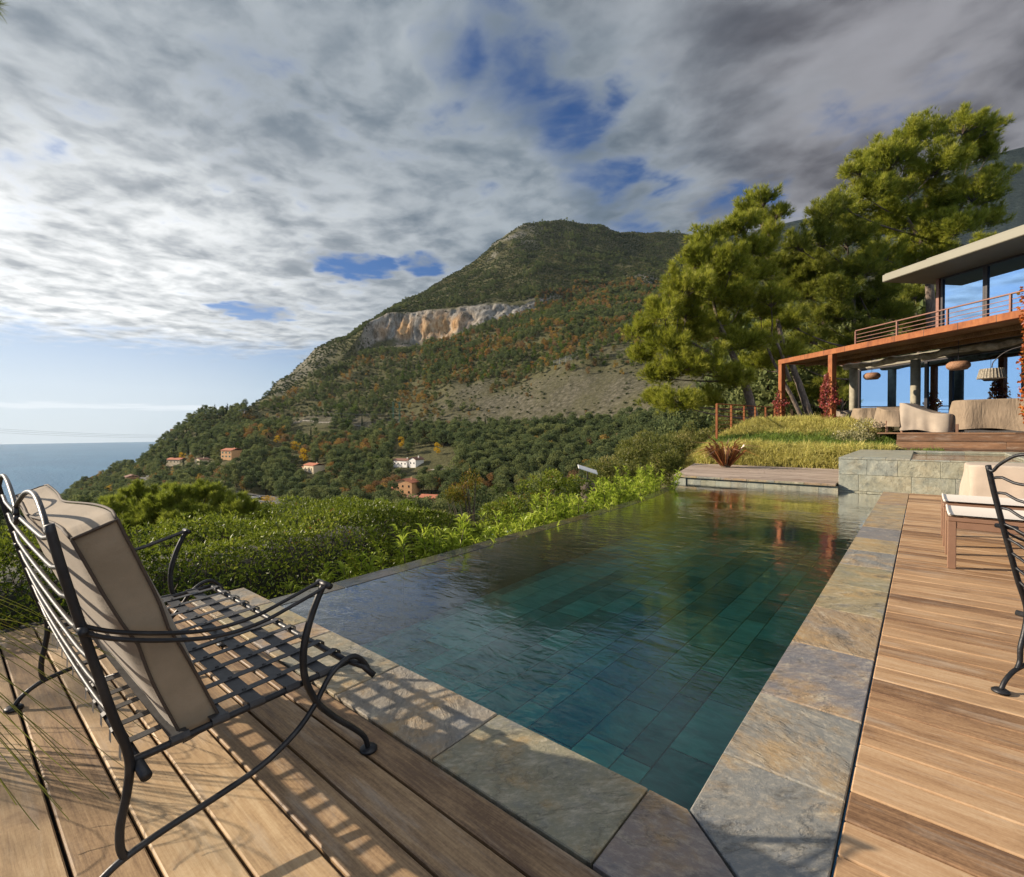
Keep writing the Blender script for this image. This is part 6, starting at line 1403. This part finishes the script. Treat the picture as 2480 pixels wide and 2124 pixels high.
# flax, silver bush ---------------------------------------------------------------------------
b=atz(1757,1128,.14); root=empty('flax_plant',b,'clump of bronze red sword leaved flax at the corner of the far deck','flax'); n=110; a=RS.rand(n)*6.28; tl=.25+.75*RS.rand(n); D=np.stack([tl*np.cos(a),tl*np.sin(a),np.full(n,1.0)],1); mb=MB(); blade_mesh(mb,np.array(b)+np.stack([.12*np.cos(a),.12*np.sin(a),0*a],1)*RS.rand(n)[:,None],D,.80+.55*RS.rand(n),.042,np.clip(.45+.28*RS.normal(size=n),0,1),.55); mb.build('foliage',M['flax'],root)
mb=MB(); mb.lathe([(.13,-.1),(.10,.08),(.03,.16)],tuple(b),10); mb.build('crown_base',M['twig'],root)
shrub('silver_shrub',[(2052,1066,30,13.4),(2090,1046,36,13.5),(2132,1058,32,13.6),(2085,1080,34,13.2),(2128,1084,28,13.3)],300,.055,.5,'silver_leaf','pale silvery yellow bush behind the left end of the spa',base=atd(2090,1104,13.5),stems=40,inner=.3)
# rusty garden fence ----------------------------------------------------------------------------
FPp=[(1736,978,1060,15.6),(1771,980,1054,16.9),(1802,982,1048,18.2),(1829,984,1042,19.4),(1854,985,1036,20.7),(1876,986,1032,22)]
tops=[atd(x,t_,d) for x,t_,b_,d in FPp]; fr_=empty('garden_fence',(tops[0].x,tops[0].y,.6),'rusty steel fence with vertical posts and thin horizontal wires on the grassy bank','fence')
for p_ in tops: mb=MB(); mb.box((p_.x-.03,p_.y-.03,.4),(p_.x+.03,p_.y+.03,p_.z)); mb.build('post',M['corten'],fr_)
mb=MB(); mb.tube(tops,.022,6); mb.build('top_rail',M['corten'],fr_)
for k in range(1,8): mb=MB(); mb.tube([p_-Vector((0,0,.135*k)) for p_ in tops],.008,5); mb.build('wire',M['corten'],fr_)
# satellite dish on a stump ---------------------------------------------------------------------
c=atd(1423,1137,11.5); sb=c-Vector((0,0,.33)); di=empty('satellite_dish',sb,'flat white satellite dish panel on a short dark mast above the shrubs','satellite dish')
T=Matrix.Translation(c)@Matrix.Rotation(YAW,4,'Z')@Matrix.Rotation(R(18),4,'Y')@Matrix.Rotation(R(12),4,'X'); mb=MB(); mb.bbox((-.235,-.15,-.012),(.235,.15,.012),.006,None,T); mb.build('panel',M['white_plastic'],di)
mb=MB(); mb.tube([c,c-Vector((0,0,.22))],.016,8)
for k in range(3): q=k*2.09; mb.tube([c-Vector((0,0,.2)),sb+Vector((.16*math.cos(q),.16*math.sin(q),.02))],.010,6)
mb.build('mast',M['frame_dark'],di)
mb=MB(); mb.lathe([(.16,-1.6),(.15,-.5),(.17,-.1),(.19,0)],tuple(sb),12); tag(mb.build('tree_stump',M['bark'],None,True),'cut dark tree stump carrying the white satellite dish','stump')
# grass tuft leaning over the deck at the lower left --------------------------------------------
b=Vector((-3.05,-.28,-.02)); root=empty('grass_tuft',b,'wispy clump of long thin grass blades arching over the deck behind the bench','grass'); mb=MB(); ends=[(150,1572,.10,-.0),(330,1605,.30,0),(215,1715,.06,0),(95,2010,.05,0),(290,1680,.10,0),(120,1900,.12,0),(60,1780,.16,0),(180,1830,.06,0),(40,1950,.2,0),(25,1650,.22,0),(150,1960,.04,0),(200,1880,.09,0)]
for k,(px,py,z,_) in enumerate(ends):
    e=atz(px,py,z)
    for j in range(3):
        e2=e+Vector((.10*random.gauss(0,1),.10*random.gauss(0,1),.05*abs(random.gauss(0,1))))*(j>0); m=b.lerp(e2,.45)+Vector((0,0,.30+.12*random.random())); mb.tube(smooth_path([b+Vector((.05*random.gauss(0,1),.05*random.gauss(0,1),0)),m,e2],7),np.linspace(.0022,.0009,15),4,False,random.random())
leaf_mat('tuft_blade',[(0,(.17,.16,.05)),(.5,(.28,.28,.06)),(1,(.40,.38,.07))],.35,.04,.5); mb.build('blades',M['tuft_blade'],root)
# fallen leaf on the right deck
mb=MB(); leaves(mb,np.array([(0,0,.004),(.03,.01,.004)]),np.array([(1,.2,.25),(.2,1,.2)]),.045,.02,.6,np.array([(0,0,1.),(0,0,1.)])); mb.thing('fallen_leaf',M['straw_grass'],tuple(atz(2263,1294)),'single dry yellow leaf lying on the deck left of the footstools','leaf')
# ---------------------------------------------------------------- air between the garden and the far hills
t=NT('haze_air'); vo=t.n('ShaderNodeVolumePrincipled'); vo.inputs['Color'].default_value=(.70,.84,1.0,1); vo.inputs['Density'].default_value=.000019; vo.inputs['Anisotropy'].default_value=.2
M['haze']=t.out(None,vo.outputs[0])
mb=MB(); mb.box((-15600,-15600,SEA-3),(15600,15600,1150)); hz=mb.build('haze',M['haze'],kind='stuff',label='thin pale sea haze over valley, sea and mountain',cat='haze')
# ---------------------------------------------------------------- render settings
S.render.engine='CYCLES'
S.view_settings.view_transform='Standard'; S.view_settings.look='None'; S.view_settings.exposure=0.92; S.view_settings.gamma=1
S.cycles.max_bounces=10; S.cycles.transparent_max_bounces=24; S.cycles.transmission_bounces=6; S.cycles.glossy_bounces=4; S.cycles.diffuse_bounces=3
S.cycles.use_denoising=True; S.cycles.caustics_reflective=False; S.cycles.caustics_refractive=False
S.cycles.sample_clamp_indirect=6
